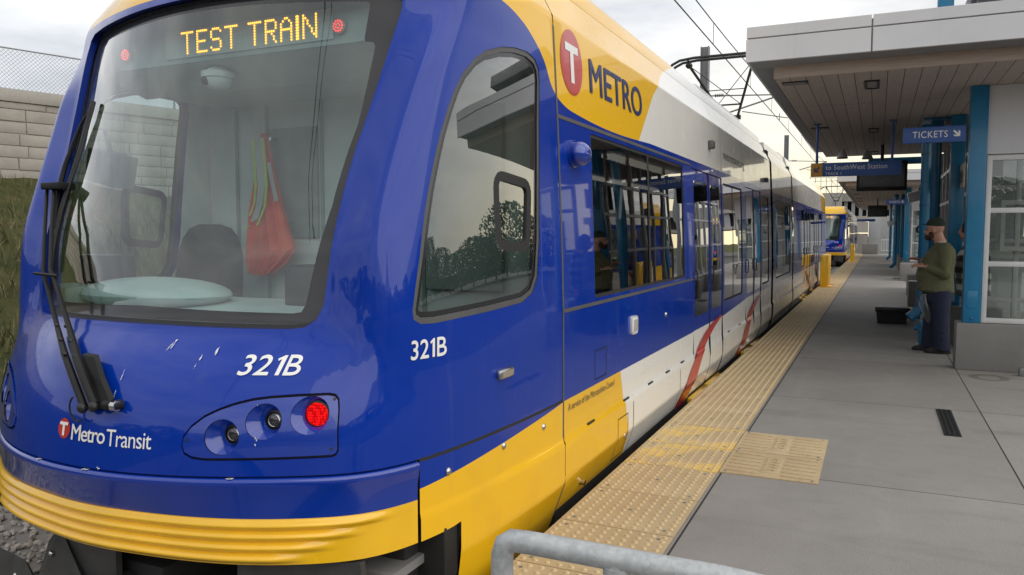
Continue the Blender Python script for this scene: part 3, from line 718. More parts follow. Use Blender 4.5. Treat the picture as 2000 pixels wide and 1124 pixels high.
fleet(.6715 * U, 1.014, .7305 * U, 1.092, lambda a, b, o=0.: NP(a, b, .003 + o), .0)
cs = -.0380; lg = poly_on('transit_roundel', [circ(cs * U, .7405, .0200 * U, .0400)], on_nose(.003), M['red'], train)
poly_on('roundel_letter', [[((cs + a) * U, z) for a, z in ((-.0135, .766), (.0135, .766), (.0135, .754), (.0035, .754), (.0035, .712), (-.0035, .712), (-.0035, .754), (-.0135, .754))]], on_nose(.005), M['white'], lg)
text_on('operator_name', 'Metro', (-.0110 * U, .7015, .0870 * U, .763), lambda a, b, o=0.: NP(a, b, .003 + o), M['white'], train, 0, .9, .006)
text_on('operator_name', 'Transit', (.0905 * U, .695, .2010 * U, .760), on_nose(.003), M['white'], train, 0, .92)
# bird droppings and streaks on the paint
def blob(u, z, w, h):
    n = random.randint(7, 11); return [(u + w * random.uniform(.5, 1.1) * math.cos(2 * math.pi * k / n), z + h * random.uniform(.5, 1.1) * math.sin(2 * math.pi * k / n)) for k in range(n)]
bl = []
for u, z, w, h, n_ in ((.68, 1.083, .014, .018, 4), (.66, 1.06, .006, .02, 3), (1.03, 1.035, .006, .016, 5), (1.14, 1.06, .008, .026, 5), (.36, .905, .005, .038, 6), (1.02, 1.0, .003, .006, 7), (1.64, .74, .010, .012, 3), (1.62, .86, .003, .01, 1), (.30, .60, .02, .006, 3)):
    for _ in range(n_): bl.append(blob(u + random.gauss(0, w * .5), z + random.gauss(0, h * .7), w * random.uniform(.3, .7), h * random.uniform(.25, .6)))
poly_on('bird_dropping', bl, on_nose(.0042), M['white'], train)
for u, z in ((-.5, .587), (.14, .587), (1.45, .587), (-.95, .56)):
    poly_on('bird_dropping', [blob(u + random.gauss(0, .02), z, .018, .01) for _ in range(3)], lambda a, b: tuple(Vector(bump_pt(a / U, .004 + (b - .587) * 1.2, .594))), M['white'], bumper)
# ---- wiper
wp = MB()
RA = [(0.124, 2.073, 0.856), (0.041, 2.098, 0.936), (-0.074, 2.149, 1.012), (-0.306, 2.284, 1.113), (-0.436, 2.344, 1.214), (-0.544, 2.388, 1.322), (-0.598, 2.409, 1.356), (-0.706, 2.498, 1.567), (-0.886, 2.645, 1.768)]
LA_ = [(0.067, 2.066, 0.847), (-0.029, 2.098, 0.937), (-0.177, 2.167, 1.022), (-0.422, 2.308, 1.116), (-0.548, 2.371, 1.212), (-0.655, 2.419, 1.318), (-0.688, 2.435, 1.353), (-0.799, 2.528, 1.568), (-0.954, 2.654, 1.775)]
wp.tube(RA, [.020, .021, .020, .013, .0105, .0105, .0105, .0095, .0095], 8)
wp.tube(LA_, [.016, .016, .015, .0115, .0095, .0095, .0095, .009, .009], 8)
# cranked web that joins the heavy arm to its spindle
wp.prism([(.10, 2.07, .835), (.175, 2.078, .845), (.195, 2.082, .875), (.125, 2.098, .955), (.03, 2.145, 1.03), (-.06, 2.16, 1.03)], (0, .022, .006))
wp.tube([(-.70, 2.40, 1.342), (-.52, 2.385, 1.335)], .008, 6)
wiper = wp.build('wiper', M['satin'], train)
wp = MB()
wp.tube([(-.758, 2.785, 2.205), (-.785, 2.71, 1.92), (-.815, 2.672, 1.77), (-.828, 2.635, 1.645), (-.815, 2.585, 1.49), (-.818, 2.56, 1.345)], .012, 6)
wp.tube([(-.735, 2.775, 2.195), (-.765, 2.705, 1.92), (-.80, 2.665, 1.77), (-.815, 2.63, 1.64), (-.80, 2.58, 1.5), (-.80, 2.555, 1.36)], .006, 6)
wp.build('wiper_blade', M['black'], wiper)
wp = MB(); wp.tube([(-.765, 2.775, 2.17), (-.83, 2.765, 2.09), (-.868, 2.75, 2.0), (-.91, 2.725, 1.88), (-.905, 2.69, 1.78), (-.86, 2.63, 1.64), (-.83, 2.60, 1.56)], [.005, .008, .011, .012, .013, .010, .007], 8)
wp.box((-.93, 2.60, 1.75), (-.80, 2.70, 1.785), .006); wp.build('blade_spring', M['satin'], wiper)
mb = MB(); mb.tube([(.165, 2.085, .857), (.225, 2.092, .857)], .020, 14); mb.cyl((.215, 2.075, .857), (.215, 2.115, .857), .022, 16); mb.build('wiper_spindle', M['satin'], wiper); MB().tube([(.208, 2.086, .857), (.232, 2.088, .857)], .021, 14).build('spindle_cap', M['chrome'], wiper)
mb = MB()
for q_ in ((.124, 2.066, .850), (.067, 2.060, .841)): mb.ell(q_, (.022, .02, .022), 12, 8)
mb.build('arm_pivot', M['plastic'], wiper)
mb = MB()
for q_ in ((-0.403, 2.296, 1.121), (-0.327, 2.283, 1.123), (-0.273, 2.219, 1.074), (-0.194, 2.208, 1.074), (-0.155, 2.153, 1.028), (-0.085, 2.145, 1.025)): mb.ell(q_, (.0095,) * 3, 8, 6)
mb.build('wiper_nut', M['plastic'], wiper)
MB().tube([(.035 + .045 * math.cos(a), 2.06, .835 + .05 * math.sin(a)) for a in [R(120) + 2 * math.pi * k / 20 * .62 for k in range(17)]], .004, 6).build('washer_hose', M['plastic'], wiper)
# ---- sign box, marker lamps and the inside of the cab
sb = MB(); sb.box((-.95, 3.0, 2.40), (.95, 3.3, 2.66)); sb = sb.build('destination_sign', pm('sign box face', (.30, .36, .35), .6), train)
FONT = {'T': ['1111111', '0001000', '0001000', '0001000', '0001000', '0001000', '0001000', '0001000', '0001000'],
        'E': ['111111', '100000', '100000', '100000', '111110', '100000', '100000', '100000', '111111'],
        'S': ['011110', '100001', '100000', '100000', '011110', '000001', '000001', '100001', '011110'],
        'R': ['111110', '100001', '100001', '100001', '111110', '100100', '100010', '100010', '100001'],
        'A': ['001100', '010010', '100001', '100001', '111111', '100001', '100001', '100001', '100001'],
        'I': ['1', '1', '1', '1', '1', '1', '1', '1', '1'], 'N': ['1000001', '1100001', '1010001', '1010001', '1001001', '1000101', '1000101', '1000011', '1000001']}
bmx = MB(); x = -.352; z1 = 2.548; pz = .0128; px_ = .0124
bmx.face([(-.47, 2.993, 2.425), (.60, 2.993, 2.425), (.60, 2.993, 2.565), (-.47, 2.993, 2.565)])
bmx.build('led_matrix', pm('led matrix face', (.40, .46, .45), .5, var=.08, scale=60), sb, False)
leds = MB()
for word in ('TEST', 'TRAIN'):
    for ch in word:
        gl_ = FONT[ch]
        for r_, row in enumerate(gl_):
            for c_, b in enumerate(row):
                if b == '1':
                    for dx in ((0, .5) if len(gl_[0]) == 1 else (0,)):
                        cx = x + (c_ + dx * 1.2) * px_; cz = z1 - r_ * pz
                        leds.face([(cx +   .0055 * math.cos(2 * math.pi * k / 6), 2.99, cz +   .0055 * math.sin(2 * math.pi * k / 6)) for k in range(6)])
        x += (len(gl_[0]) + (1.6 if len(gl_[0]) > 1 else 2.2)) * px_
    x += 3.6 * px_
leds.build('led_lettering', M['led'], sb, False)
for sx in (-.75, .64):
    mk = MB(); mk.ell((sx, 2.985, 2.475), (.036, .012, .036), 20, 10); mk = mk.build('marker_lamp', pm('marker lamp lens', (.45, .30, .29), .35), sb)
    dots = MB()
    for k in range(12): dots.ell((sx + .024 * math.cos(k * math.pi / 6), 2.974, 2.475 + .024 * math.sin(k * math.pi / 6)), (.0045, .002, .0045), 6, 4)
    for k in range(5): dots.ell((sx + .011 * math.cos(k * 1.257), 2.972, 2.475 + .011 * math.sin(k * 1.257)), (.004, .002, .004), 6, 4)
    dots.build('marker_led', M['ledred'], mk, False)
mb = MB(); mb.box((-1.13, 3.30, 2.36), (1.13, 4.0, 2.41)); mb.prism([(-1.0, 3.01, 2.40), (1.0, 3.01, 2.40), (1.1, 3.4, 2.33), (-1.1, 3.4, 2.33)], (0, 0, .03)); mb.build('cab_ceiling', M['cab'], train, False)
mb = MB(); mb.box((-1.22, 4.0, .1), (1.22, 4.04, 2.5)); mb.build('cab_partition', M['cab'], train, False)
pa = MB()
for x0, x1 in ((-.98, -.96), (-.72, -.70), (-.28, -.26), (.46, .48)): pa.box((x0, 3.985, .2), (x1, 4.0, 2.36))
pa.box((-.68, 3.975, 1.5), (-.3, 4.0, 2.2), .01); pa.box((.5, 3.95, 1.2), (1.0, 4.0, 2.25), .01); pa.build('partition_trim', pm('partition trim', (.27, .31, .30), .6), train, False)
MB().box((-1.15, 2.6, .1), (1.15, 4.0, .14)).build('cab_floor', M['inner'], train, False)
# dashboard shelf with a raised oval hood
mb = MB(); rows = []
for j in range(9):
    t = j / 8; row = []
    for i in range(41):
        u = -1.9 + 3.8 * i / 40; p = WP(u, 1.19); z = 1.14 + .055 * math.sin(t * math.pi * .6)
        row.append(mb.b.verts.new((p[0] * .985, p[1] + .04 + t * (3.12 - p[1]), z)))
    rows.append(row)
for a, b in zip(rows, rows[1:]):
    for i in range(40): mb.b.faces.new((a[i], a[i + 1], b[i + 1], b[i]))
dash = mb.build('dashboard', M['dash'], train)
mb = MB(); mb.ell((-.42, 2.84, 1.225), (.46, .25, .085), 32, 14); mb.box((-1.05, 2.75, .3), (1.0, 3.1, 1.17), .04); mb.box((-1.12, 2.62, 1.1), (-.80, 2.9, 1.26), .02); mb.build('instrument_hood', M['dash'], dash)
mb = MB(); mb.box((.35, 2.9, 1.15), (.75, 3.1, 1.38), .03); mb.box((-.98, 2.82, 1.2), (-.62, 2.9, 1.42), .02); mb.build('control_screen', M['plastic'], dash)
mb = MB()
mb.loft([[(-.80 + w_ * math.cos(a), y_ + .07 * math.sin(a), z_) for a in [2 * math.pi * k / 20 for k in range(20)]] for w_, y_, z_ in ((.24, 3.5, .75), (.26, 3.52, .95), (.27, 3.55, 1.2), (.26, 3.57, 1.4), (.22, 3.58, 1.5), (.16, 3.58, 1.56), (.06, 3.58, 1.585))])
mb.box((-1.04, 3.1, .6), (-.56, 3.55, .74), .05); mb.box((-.86, 3.2, .1), (-.74, 3.4, .6), .02); mb.build('driver_seat', M['seat'], train)
mb = MB(); mb.ell((-.22, 3.10, 2.33), (.075, .075, .065), 20, 12); mb.cyl((-.22, 3.10, 2.33), (-.22, 3.10, 2.36), .085, 20); cd = mb.build('dome_camera', M['frame'], train)
MB().ell((-.245, 3.04, 2.315), (.03, .02, .025), 12, 8).build('camera_lens', M['plastic'], cd)
mb = MB(); mb.box((-1.10, 2.98, 1.80), (-.86, 3.12, 1.98), .01, rot=Matrix.Rotation(R(14), 3, 'Y')); mb.tube([(-.98, 3.05, 1.97), (-1.02, 3.05, 2.10)], .012, 8); mb.build('cab_monitor', pm('monitor casing', (.16, .18, .18), .5), train)
# hi-vis vest on its hook: a thing of its own, hung on the partition
vest = empty('safety_vest', (TX - .62, 3.9, 1.27), 'orange hi-vis vest with lime and silver tape hanging inside the near train cab', 'vest')
def vrow(z, x0, x1, n=26): return [(x0 + (x1 - x0) * i / n, -.035 - .026 * math.sin(i * .95 + z * 4) * min(1, (1 - z) * 1.6) - .012 * math.sin(i * 2.3), z + .012 * math.sin(i * 1.1)) for i in range(n + 1)]
mb = MB(); rows = [vrow(.88, -.02, .02), vrow(.80, -.05, .045), vrow(.70, -.065, .075), vrow(.56, -.085, .11), vrow(.42, -.115, .145), vrow(.28, -.135, .19), vrow(.16, -.15, .235), vrow(.08, -.155, .16), vrow(0, -.135, .03)]
rr = [[mb.b.verts.new(p) for p in r_] for r_ in rows]
for a, b in zip(rr, rr[1:]):
    for i in range(26): mb.b.faces.new((a[i], a[i + 1], b[i + 1], b[i]))
mb.build('vest_cloth', M['vest'], vest)
def ribbon(pts, w_, yo):
    m_ = MB(); L = [(Vector((x, yo, z)) + Vector((-w_ / 2, 0, -w_ * .2)), Vector((x, yo, z)) + Vector((w_ / 2, 0, w_ * .2))) for x, z in pts]
    for (a, b), (c, d) in zip(L, L[1:]): m_.face([a, b, d, c])
    return m_
ribbon([(-.005, .85), (.0, .70), (.01, .56), (-.01, .44), (-.055, .34)], .060, -.078).build('vest_tape', M['silver'], vest, False)
ribbon([(.03, .85), (.042, .70), (.052, .56), (.035, .43), (-.03, .31)], .022, -.080).build('vest_edge', M['lime'], vest, False)
ribbon([(-.04, .85), (-.042, .70), (-.035, .56), (-.05, .45), (-.09, .37)], .020, -.080).build('vest_edge', M['lime'], vest, False)
ribbon([(.07, .70), (.095, .58), (.125, .46)], .030, -.075).build('vest_tape', M['silver'], vest, False)
ribbon([(-.135, .30), (-.11, .30), (-.085, .31)], .045, -.078).build('vest_edge', M['lime'], vest, False)
MB().cyl((0, .02, .86), (0, .1, .86), .012, 8).build('coat_hook', M['chrome'], vest)
# ------------------------------------------------------------------ passenger sections
def BP(y, z, off=0.):
    b = bulge(z) if z < .6 else 0
    x = half_w(z) + b + off
    return (x, y, z)
def BN(y, z):
    b = Vector(BP(y, z + .012)) - Vector(BP(y, z - .012)); n = Vector((0, 1, 0)).cross(b); return tuple(n.normalized())
def on_body(off): return lambda y, z: BP(y, z, off)
YEND = 32.46                                       # the far cab mirrors the near one: y -> YEND - y
def rect(y0, z0, y1, z1, r=.0):
    q = [(y0, z0), (y1, z0), (y1, z1), (y0, z1)]; return roundp(q, r, 4) if r else q
def flank(y0, y1, wins, doors, name='side_panel'):
    """one side of a section with window and door openings, both flanks"""
    outer = rect(y0, -.2, y1, 2.98)
    wp_ = [rect(*w, .03) for w in wins]; dp_ = [rect(*d, .015) for d in doors]
    p2, r2 = regions(outer, wp_ + dp_, .5, .045, .12, (2.70, 2.72, 2.74, .376, .352))
    for sg in (1, -1):
        made = []
        sp = surf(name, p2, r2[-1], BP, BN, M['livery'], train); made.append(sp)
        for w, pl in zip(wins, wp_):
            made.append(wall('window_reveal', pl, BP, on_body(-.02), M['black'], sp, .3, False))
            ins = shrink(pl, .022)
            a, b = regions(pl, [ins], .4, .2, .15)
            fr = surf('window_frame', a, b[-1], on_body(-.006), BN, M['black'], train); made.append(fr)
            made.append(surf('window_pane', a, b[0], on_body(-.009), BN, M['tint'], fr))
        for d, pl in zip(doors, dp_):
            made.append(wall('door_gap', pl, BP, on_body(-.05), M['black'], sp, .3, False))
            lf = shrink(pl, .009); gl_ = rect(d[0] + .085, .72, d[2] - .085, 2.04, .05)
            a, b = regions(lf, [gl_], .3, .05, .1)
            dr = surf('door', a, b[-1], on_body(-.008), BN, M['livery'], train); made.append(dr)
            made.append(surf('door_glass', a, b[0], on_body(-.006), BN, M['tint'], dr))
            hz = BP(d[0] + .06, 1.05)
            mbb = MB(); mbb.tube([(hz[0] + .0, hz[1], 1.0), (hz[0] + .018, hz[1], 1.02), (hz[0] + .018, hz[1], 1.16), (hz[0], hz[1], 1.18)], .008, 6); made.append(mbb.build('door_handle', M['satin'], dr))
            mbb = MB(); mbb.box((1.20, d[0] + .01, -.115), (1.352, d[2] - .01, -.062), .006); made.append(mbb.build('door_step', M['yellow'], dr))
        if sg < 0:
            for o in made:
                if o.parent is train: o.scale.x = -1
    return
WA = [(4.60, 1.13, 7.10, 2.14), (9.14, .75, 10.48, 2.10), (12.42, .75, 13.22, 2.10)]
DA = [(7.50, -.055, 8.32, 2.15), (8.325, -.055, 9.06, 2.15), (10.78, -.055, 11.55, 2.15), (11.555, -.055, 12.30, 2.15)]
fl = lambda L: [(YEND - c, b, YEND - a, d) for a, b, c, d in L][::-1]
flank(4.062, 13.55, WA, DA)
flank(13.80, 17.05, [(14.2, .75, 16.65, 2.10)], [])
flank(17.30, 28.40, fl([(6.0, 1.13, 7.2, 2.14)] + WA[1:]), fl([(7.50, -.055, 8.32, 2.15), (8.325, -.055, 9.06, 2.15), (10.78, -.055, 11.55, 2.15), (11.555, -.055, 12.30, 2.15)]))
# window mullions, sealant lines, panel joints
mb = MB()
def vstrip(mb, y, z0, z1, w_=.012, off=.003):
    for i in range(10):
        a = z0 + (z1 - z0) * i / 10; b = z0 + (z1 - z0) * (i + 1) / 10
        mb.face([BP(y - w_ / 2, a, off), BP(y + w_ / 2, a, off), BP(y + w_ / 2, b, off), BP(y - w_ / 2, b, off)])
def hstrip(mb, y0, y1, z, w_=.012, off=.003): mb.face([BP(y0, z - w_ / 2, off), BP(y1, z - w_ / 2, off), BP(y1, z + w_ / 2, off), BP(y0, z + w_ / 2, off)])
vstrip(mb, 4.056, -.2, 2.98, .022, .002); hstrip(mb, 4.06, 7.45, 2.175, .022); hstrip(mb, 4.06, 7.45, 1.098, .022)
mb.build('sealant_line', M['trim'], train, False)
for a, b, c, d in ((5.93, 1.13, 2.14, .05), (9.8, .76, 2.1, .03), (15.4, .76, 2.1, .03)):
    mb = MB(); vstrip(mb, a, b, c, d, -.004); mb.build('window_mullion', M['black'], train, False)
mb = MB()
for y in (5.42, 6.9, 9.2, 10.6): vstrip(mb, y, -.2, .372, .008, .0025)
for y in (9.05, 10.62, 12.36, 19.4, 22, 24): vstrip(mb, y, 2.225, 2.72, .008, .0025)
for a, b, c, d in [(4.60, .62, 4.83, .80), (5.05, -.02, 5.28, .27)]:
    vstrip(mb, a, b, d, .006); vstrip(mb, c, b, d, .006); hstrip(mb, a, c, b, .006); hstrip(mb, a, c, d, .006)
mb.build('panel_joint', M['under'], train, False)
mb = MB()
for y in (4.45, 5.2, 5.85, 6.4, 6.95, 9.4, 10.2): MB().box((1.325, y, .364), (1.341, y + .13, .377), .003).build('skirt_hinge', M['plastic'], train)
# articulation bellows and far cab
for ya, yb in ((13.55, 13.80), (17.05, 17.30)):
    mb = MB(); n = 5
    for i in range(n):
        y = ya + (yb - ya) * (i + .5) / n; r_ = [(-(half_w(z) - .05), y, z) for z in (-.15, .6, 1.4, 2.2, 2.7, 2.95)] + [(half_w(z) - .05, y, z) for z in (2.95, 2.7, 2.2, 1.4, .6, -.15)]
        mb.prism([(p[0], y - .018, p[2]) for p in r_], (0, .036, 0))
    mb.box((-1.2, ya - .02, -.1), (1.2, yb + .02, 2.9)); mb.build('gangway_bellows', M['black'], train, False)
for src in [o for o in train.children if o.name.split('.')[0] in ('nose_shell', 'cab_roof', 'cab_skirt', 'windshield', 'windshield_seal', 'pillar_reveal', 'cab_side_window', 'window_gasket', 'bumper', 'lamp_panel')]:
    c = src.copy(); C.objects.link(c); c.parent = train; c.scale.y = -1; c.location.y = YEND
# roof: cant rails, shrouds and lid
def shroud(y0, y1, nm='roof_shroud', top=3.13):
    mb = MB(); pr = [(1.12, 2.982), (1.098, 3.08), (1.075, top - .015), (1.04, top), (-1.04, top), (-1.075, top - .015), (-1.098, 3.08), (-1.12, 2.982)]
    mb.prism([(x, y0, z) for x, z in pr], (0, y1 - y0, 0)); return mb.build(nm, M['livery'], train, True, 25)
shroud(3.85, 13.42); shroud(13.95, 16.9, top=3.08); shroud(17.45, 28.6)
mb = MB(); mb.box((-1.02, 13.3, 2.7), (1.02, 17.6, 3.0)); mb.build('roof_walkway', M['plate'], train, False)
mb = MB(); mb.box((-.9, 9.5, 3.12), (.9, 12.8, 3.32), .05); mb.box((-.85, 18.5, 3.12), (.85, 22, 3.35), .05); mb.build('roof_equipment', M['panel'], train)
mb = MB(); mb.box((-1.28, 4.06, -.3), (1.28, 13.5, -.05)); mb.box((-1.28, 13.8, -.3), (1.28, 28.4, -.05)); mb.build('underframe', M['under'], train, False)
# saloon: floor, ceiling, light tube, seats, poles
MB().box((-1.24, 4.06, .0), (1.24, 28.4, .03)).build('saloon_floor', M['inner'], train, False)
MB().box((-1.1, 4.06, 2.30), (1.1, 28.4, 2.36)).build('saloon_ceiling', M['inner'], train, False)
for y0, y1 in ((4.7, 6.3), (7.2, 13.2), (17.6, 28)):
    for sx in (.55, -.55): MB().box((sx - .06, y0, 2.25), (sx + .06, y1, 2.285)).build('saloon_light', M['tube'], train, False)
mb = MB()
for y in (4.9, 5.75, 6.6):
    for sx in (-.85, .85):
        mb.box((sx - .42, y, .85), (sx + .42, y + .45, .95), .03); mb.box((sx - .42, y + .42, .9), (sx + .42, y + .52, 1.5), .04)
for y in (9.4, 12.5, 14.4, 15.6, 20, 22.5, 25):
    for sx in (-.85, .85):
        mb.box((sx - .40, y, .42), (sx + .40, y + .45, .5), .03); mb.box((sx - .40, y + .42, .45), (sx + .40, y + .52, 1.1), .04)
mb.build('saloon_seats', pm('dark seat moquette', (.03, .032, .05), .85, var=.3, scale=30), train)
mb = MB()
for y in (5.3, 6.9, 7.6, 9.05, 10.6, 12.4, 14, 16, 19, 21, 24):
    for sx in (-.75, .62): MB().tube([(sx, y, .03), (sx, y, 1.2), (sx + .06, y, 1.7), (sx, y, 2.3)], .018, 8).build('grab_pole', M['chrome'], train)
mb.b.free()
# ---- lettering and marks on the flank
lg = poly_on('transit_roundel', [circ(4.32, 2.513, .178, .186, 40)], on_body(.003), M['red'], train)
poly_on('roundel_letter', [[(4.215, 2.615), (4.425, 2.615), (4.425, 2.57), (4.347, 2.57), (4.347, 2.395), (4.293, 2.395), (4.293, 2.57), (4.215, 2.57)]], on_body(.005), M['white'], lg)
text_on('line_name', 'METRO', (4.63, 2.392, 5.80, 2.60), lambda a, b, o=0.: BP(a, b, .003 + o), M['navy'], train, 0, 1., .006)
text_on('web_address', 'metrotransit.org', (9.22, 2.345, 10.78, 2.475), on_body(.003), M['dark'], train)
text_on('operator_line', 'A service of the Metropolitan Council', (4.13, .505, 5.0, .56), on_body(.003), M['dark'], train, .15)
sw = [([(6.90, -.16), (6.97, -.015), (7.17, .155), (7.48, .31), (7.75, .42), (8.05, .51), (8.42, .575), (8.82, .617)], [(7.32, -.16), (7.40, -.06), (7.56, .10), (7.80, .265), (8.06, .385), (8.36, .475), (8.68, .55), (9.02, .605)])]
for f in (lambda y: y, lambda y: y + 3.27, lambda y: YEND - y, lambda y: YEND - 3.27 - y):
    for ua, la in sw:
        q_ = [(f(y), z) for y, z in [(a + (b - a) * i / 22, cub_tab(ua_, a + (b - a) * i / 22)) for ua_, a, b in ((ua, ua[0][0], ua[-1][0]),) for i in range(23)] + [(a + (b - a) * i / 22, cub_tab(la_, a + (b - a) * i / 22)) for la_, a, b in ((la, la[0][0], la[-1][0]),) for i in range(23)][::-1]]; a_, b_ = regions(q_, [], .08, .03, .03, (.376, .365, .352)); surf('red_stripe', a_, b_[-1], on_body(.006), BN, M['red'], train)
def on_nose_side(s, z): return Vector(NP(s * U, z))
mb = MB(); p = on_nose_side(.841, .865); mb.box((p.x - .01, p.y - .075, p.z - .024), (p.x + .022, p.y + .075, p.z + .024), .012); sm = mb.build('side_marker', M['chrome'], train)
MB().box((p.x + .0215, p.y - .06, p.z - .013), (p.x + .024, p.y + .06, p.z + .013)).build('marker_lens', pm('amber lens', (.30, .27, .22), .3), sm)
p = Vector(BP(5.44, .875)); mb = MB(); mb.box((p.x - .01, p.y - .075, p.z - .065), (p.x + .02, p.y + .075, p.z + .065), .025); sm = mb.build('turn_indicator', M['frame'], train); MB().box((p.x + .019, p.y - .05, p.z - .04), (p.x + .023, p.y + .05, p.z + .04)).build('indicator_lens', pm('clear lens', (.45, .45, .42), .2), sm)
p = Vector(BP(4.28, 1.985)); mb = MB(); mb.ell((p.x + .04, p.y + .01, p.z), (.062, .105, .07), 24, 14); mb.cyl((p.x - .005, p.y - .02, p.z), (p.x + .02, p.y - .02, p.z), .078, 20); mb.build('camera_pod', M['blue'], train)
p = Vector(BP(8.38, 2.455)); mb = MB(); mb.box((p.x - .005, p.y - .05, p.z - .045), (p.x + .06, p.y + .06, p.z + .045), .02); mb.build('flank_camera', M['trim'], train)
p = Vector(BP(12.8, 2.36)); mb = MB(); mb.box((p.x - .005, p.y - .05, p.z - .035), (p.x + .06, p.y + .08, p.z + .035), .02); mb.build('flank_camera', M['trim'], train)
mb = MB(); p = Vector(BP(6.4, .86)); mb.ell((p.x, p.y, p.z), (.012, .02, .02), 10, 6); mb.build('lock', M['chrome'], train)
p = Vector(BP(4.42, .02)); MB().cyl((p.x - .01, p.y, p.z), (p.x + .03, p.y, p.z), .016, 10).build('lifting_stud', M['chrome'], train)
p = Vector(BP(5.22, .12)); MB().ell((p.x, p.y, p.z), (.008, .012, .02), 8, 6).build('latch', M['chrome'], train)
# ---- pantograph
pg = MB(); z0 = 3.3
def bar(a, b, r=.03): pg.tube([a, b], r, 8)
bar((-.14, 17.3, 4.02), (-.62, 16.0, 4.88), .027); bar((.14, 17.3, 4.02), (.62, 16.0, 4.88), .027)
bar((-.24, 17.02, 4.22), (.24, 17.02, 4.22), .018); bar((-.38, 16.65, 4.47), (.38, 16.65, 4.47), .010)
bar((-.24, 17.02, 4.22), (.62, 16.0, 4.88), .008); bar((.24, 17.02, 4.22), (-.62, 16.0, 4.88), .008)
bar((-.2, 17.3, 3.99), (.2, 17.3, 3.99), .05); bar((0, 17.3, 3.99), (0, 15.6, 3.35), .05); bar((-.1, 17.25, 3.92), (-.35, 15.7, 3.38), .02)
pg.box((-.7, 15.2, 3.14), (.7, 16.6, 3.24)); pg.box((-.22, 15.4, 3.2), (.22, 15.8, 3.42), .03)
pant = pg.build('pantograph', M['wire'], train)
hd = MB()
for y in (15.86, 16.12):
    hd.tube([(-1.02, y, 4.80), (-.93, y, 4.90), (-.78, y, 4.97), (-.5, y, 5.0), (.5, y, 5.0), (.78, y, 4.97), (.93, y, 4.90), (1.02, y, 4.80)], .028, 8)
for sx in (-.62, .62): hd.tube([(sx, 15.86, 4.97), (sx, 16.0, 4.9), (sx, 16.12, 4.97)], .022, 6); hd.ell((sx, 15.98, 4.88), (.07, .1, .06), 10, 6)
hd.build('collector_head', M['wire'], pant)
pg = MB()
for sx in (-.55, .55): pg.tube([(sx, 15.3, 3.1), (sx, 15.3, 3.2)], .06, 10)
pg.build('insulator', M['steel'], pant)
# ---- the second train: a copy standing further down the platform
t2 = copy_tree(train); t2.name = 'light_rail_train'; t2.location = (TX, 47.0, 0)
tag(t2, 'far yellow fronted light rail train waiting behind the near train, down the track', 'train')
train['label'] = 'near blue light rail train with wiper and TEST TRAIN sign, filling the left'
# ------------------------------------------------------------------ ground, platform, track
GZ = -.42
def sheet(name, x0, y0, x1, y1, z, mat): return tag(MB().face([(x0, y0, z), (x1, y0, z), (x1, y1, z), (x0, y1, z)]).build(name, mat, None, False), kind='structure')
sheet('ground', -500, -500, 500, 600, GZ - .12, M['grass'])
sheet('track_bed', -6.2, -40, -1.4, 140, GZ, M['ballast'])
mb = MB(); mb.box((-.883, -.6, -.5), (5.2, 66, 0)); tag(mb.build('platform', M['platform'], None, False), kind='structure')
mb = MB(); mb.box((-1.47, 2.0, -.5), (-.885, 66, -.012)); tag(mb.build('platform_edge', M['base'], None, False), kind='structure')
sheet('access_path', -1.4, -9, 5.2, -.6, -.02, M['platform'])
sheet('car_park', 5.6, -60, 140, 140, GZ - .1, M['asphalt'])
for x in (TX - .7175, TX + .7175):
    mb = MB(); mb.prism([(x - .036, -40, -.36), (x + .036, -40, -.36), (x + .036, -40, -.40), (x + .012, -40, -.405), (x + .012, -40, GZ), (x - .012, -40, GZ), (x - .012, -40, -.405), (x - .036, -40, -.40)], (0, 180, 0))
    tag(mb.build('rail', pm('rail steel', (.16, .14, .125), .4, metal=.6), None, False), 'steel running rail under the trains, ' + ('nearer the platform' if x > TX else 'further from the platform'), 'rail')
sl_ = [MB().box((TX - 1.25, 0, GZ - .05), (TX + 1.25, .24, GZ + .03), .01).build('sleeper', M['greyconc'], None)]
tag(sl_[0], 'grey concrete sleeper under the rails in the gap behind the near train', 'sleeper', 'sleepers under the track')
sl_[0].location.y = 31.0
for i in range(1, 27):
    o = sl_[0].copy(); C.objects.link(o); o.location.y = 31 + i * .65
# tactile edge: tiles with domes
TL = .585; X0, X1 = -1.497, -.885
def dome_tile():
    mb = MB(); mb.box((X0, .004, -.03), (X1, TL - .004, .006))
    def dome(x, y, r=.0135, h=.008, n=8):
        a = [mb.b.verts.new((x + r * math.cos(2 * math.pi * k / n), y + r * math.sin(2 * math.pi * k / n), .006)) for k in range(n)]
        b = [mb.b.verts.new((x + r * .6 * math.cos(2 * math.pi * k / n), y + r * .6 * math.sin(2 * math.pi * k / n), .006 + h)) for k in range(n)]
        for k in range(n): mb.b.faces.new((a[k], a[(k + 1) % n], b[(k + 1) % n], b[k])).material_index = 1
        mb.b.faces.new(b).material_index = 1
    for i in range(10):
        for j in range(10): dome(X0 + .033 + i * .0606, .033 + j * .0577)
    for x, y in ((.06, .06), (.55, .06), (.06, .525), (.55, .525), (.305, .29)): mb.cyl((X0 + x, y, .004), (X0 + x, y, .0085), .010, 8, mi=2)
    return mb
tile = empty('tactile_tile', (0, 2.075, 0), 'buff dome topped tactile tile in the strip along the platform edge', 'tile', 'tactile tiles along the platform edge')
dome_tile().build('tile_plate', [M['tactile'], M['dome'], M['steel']], tile)
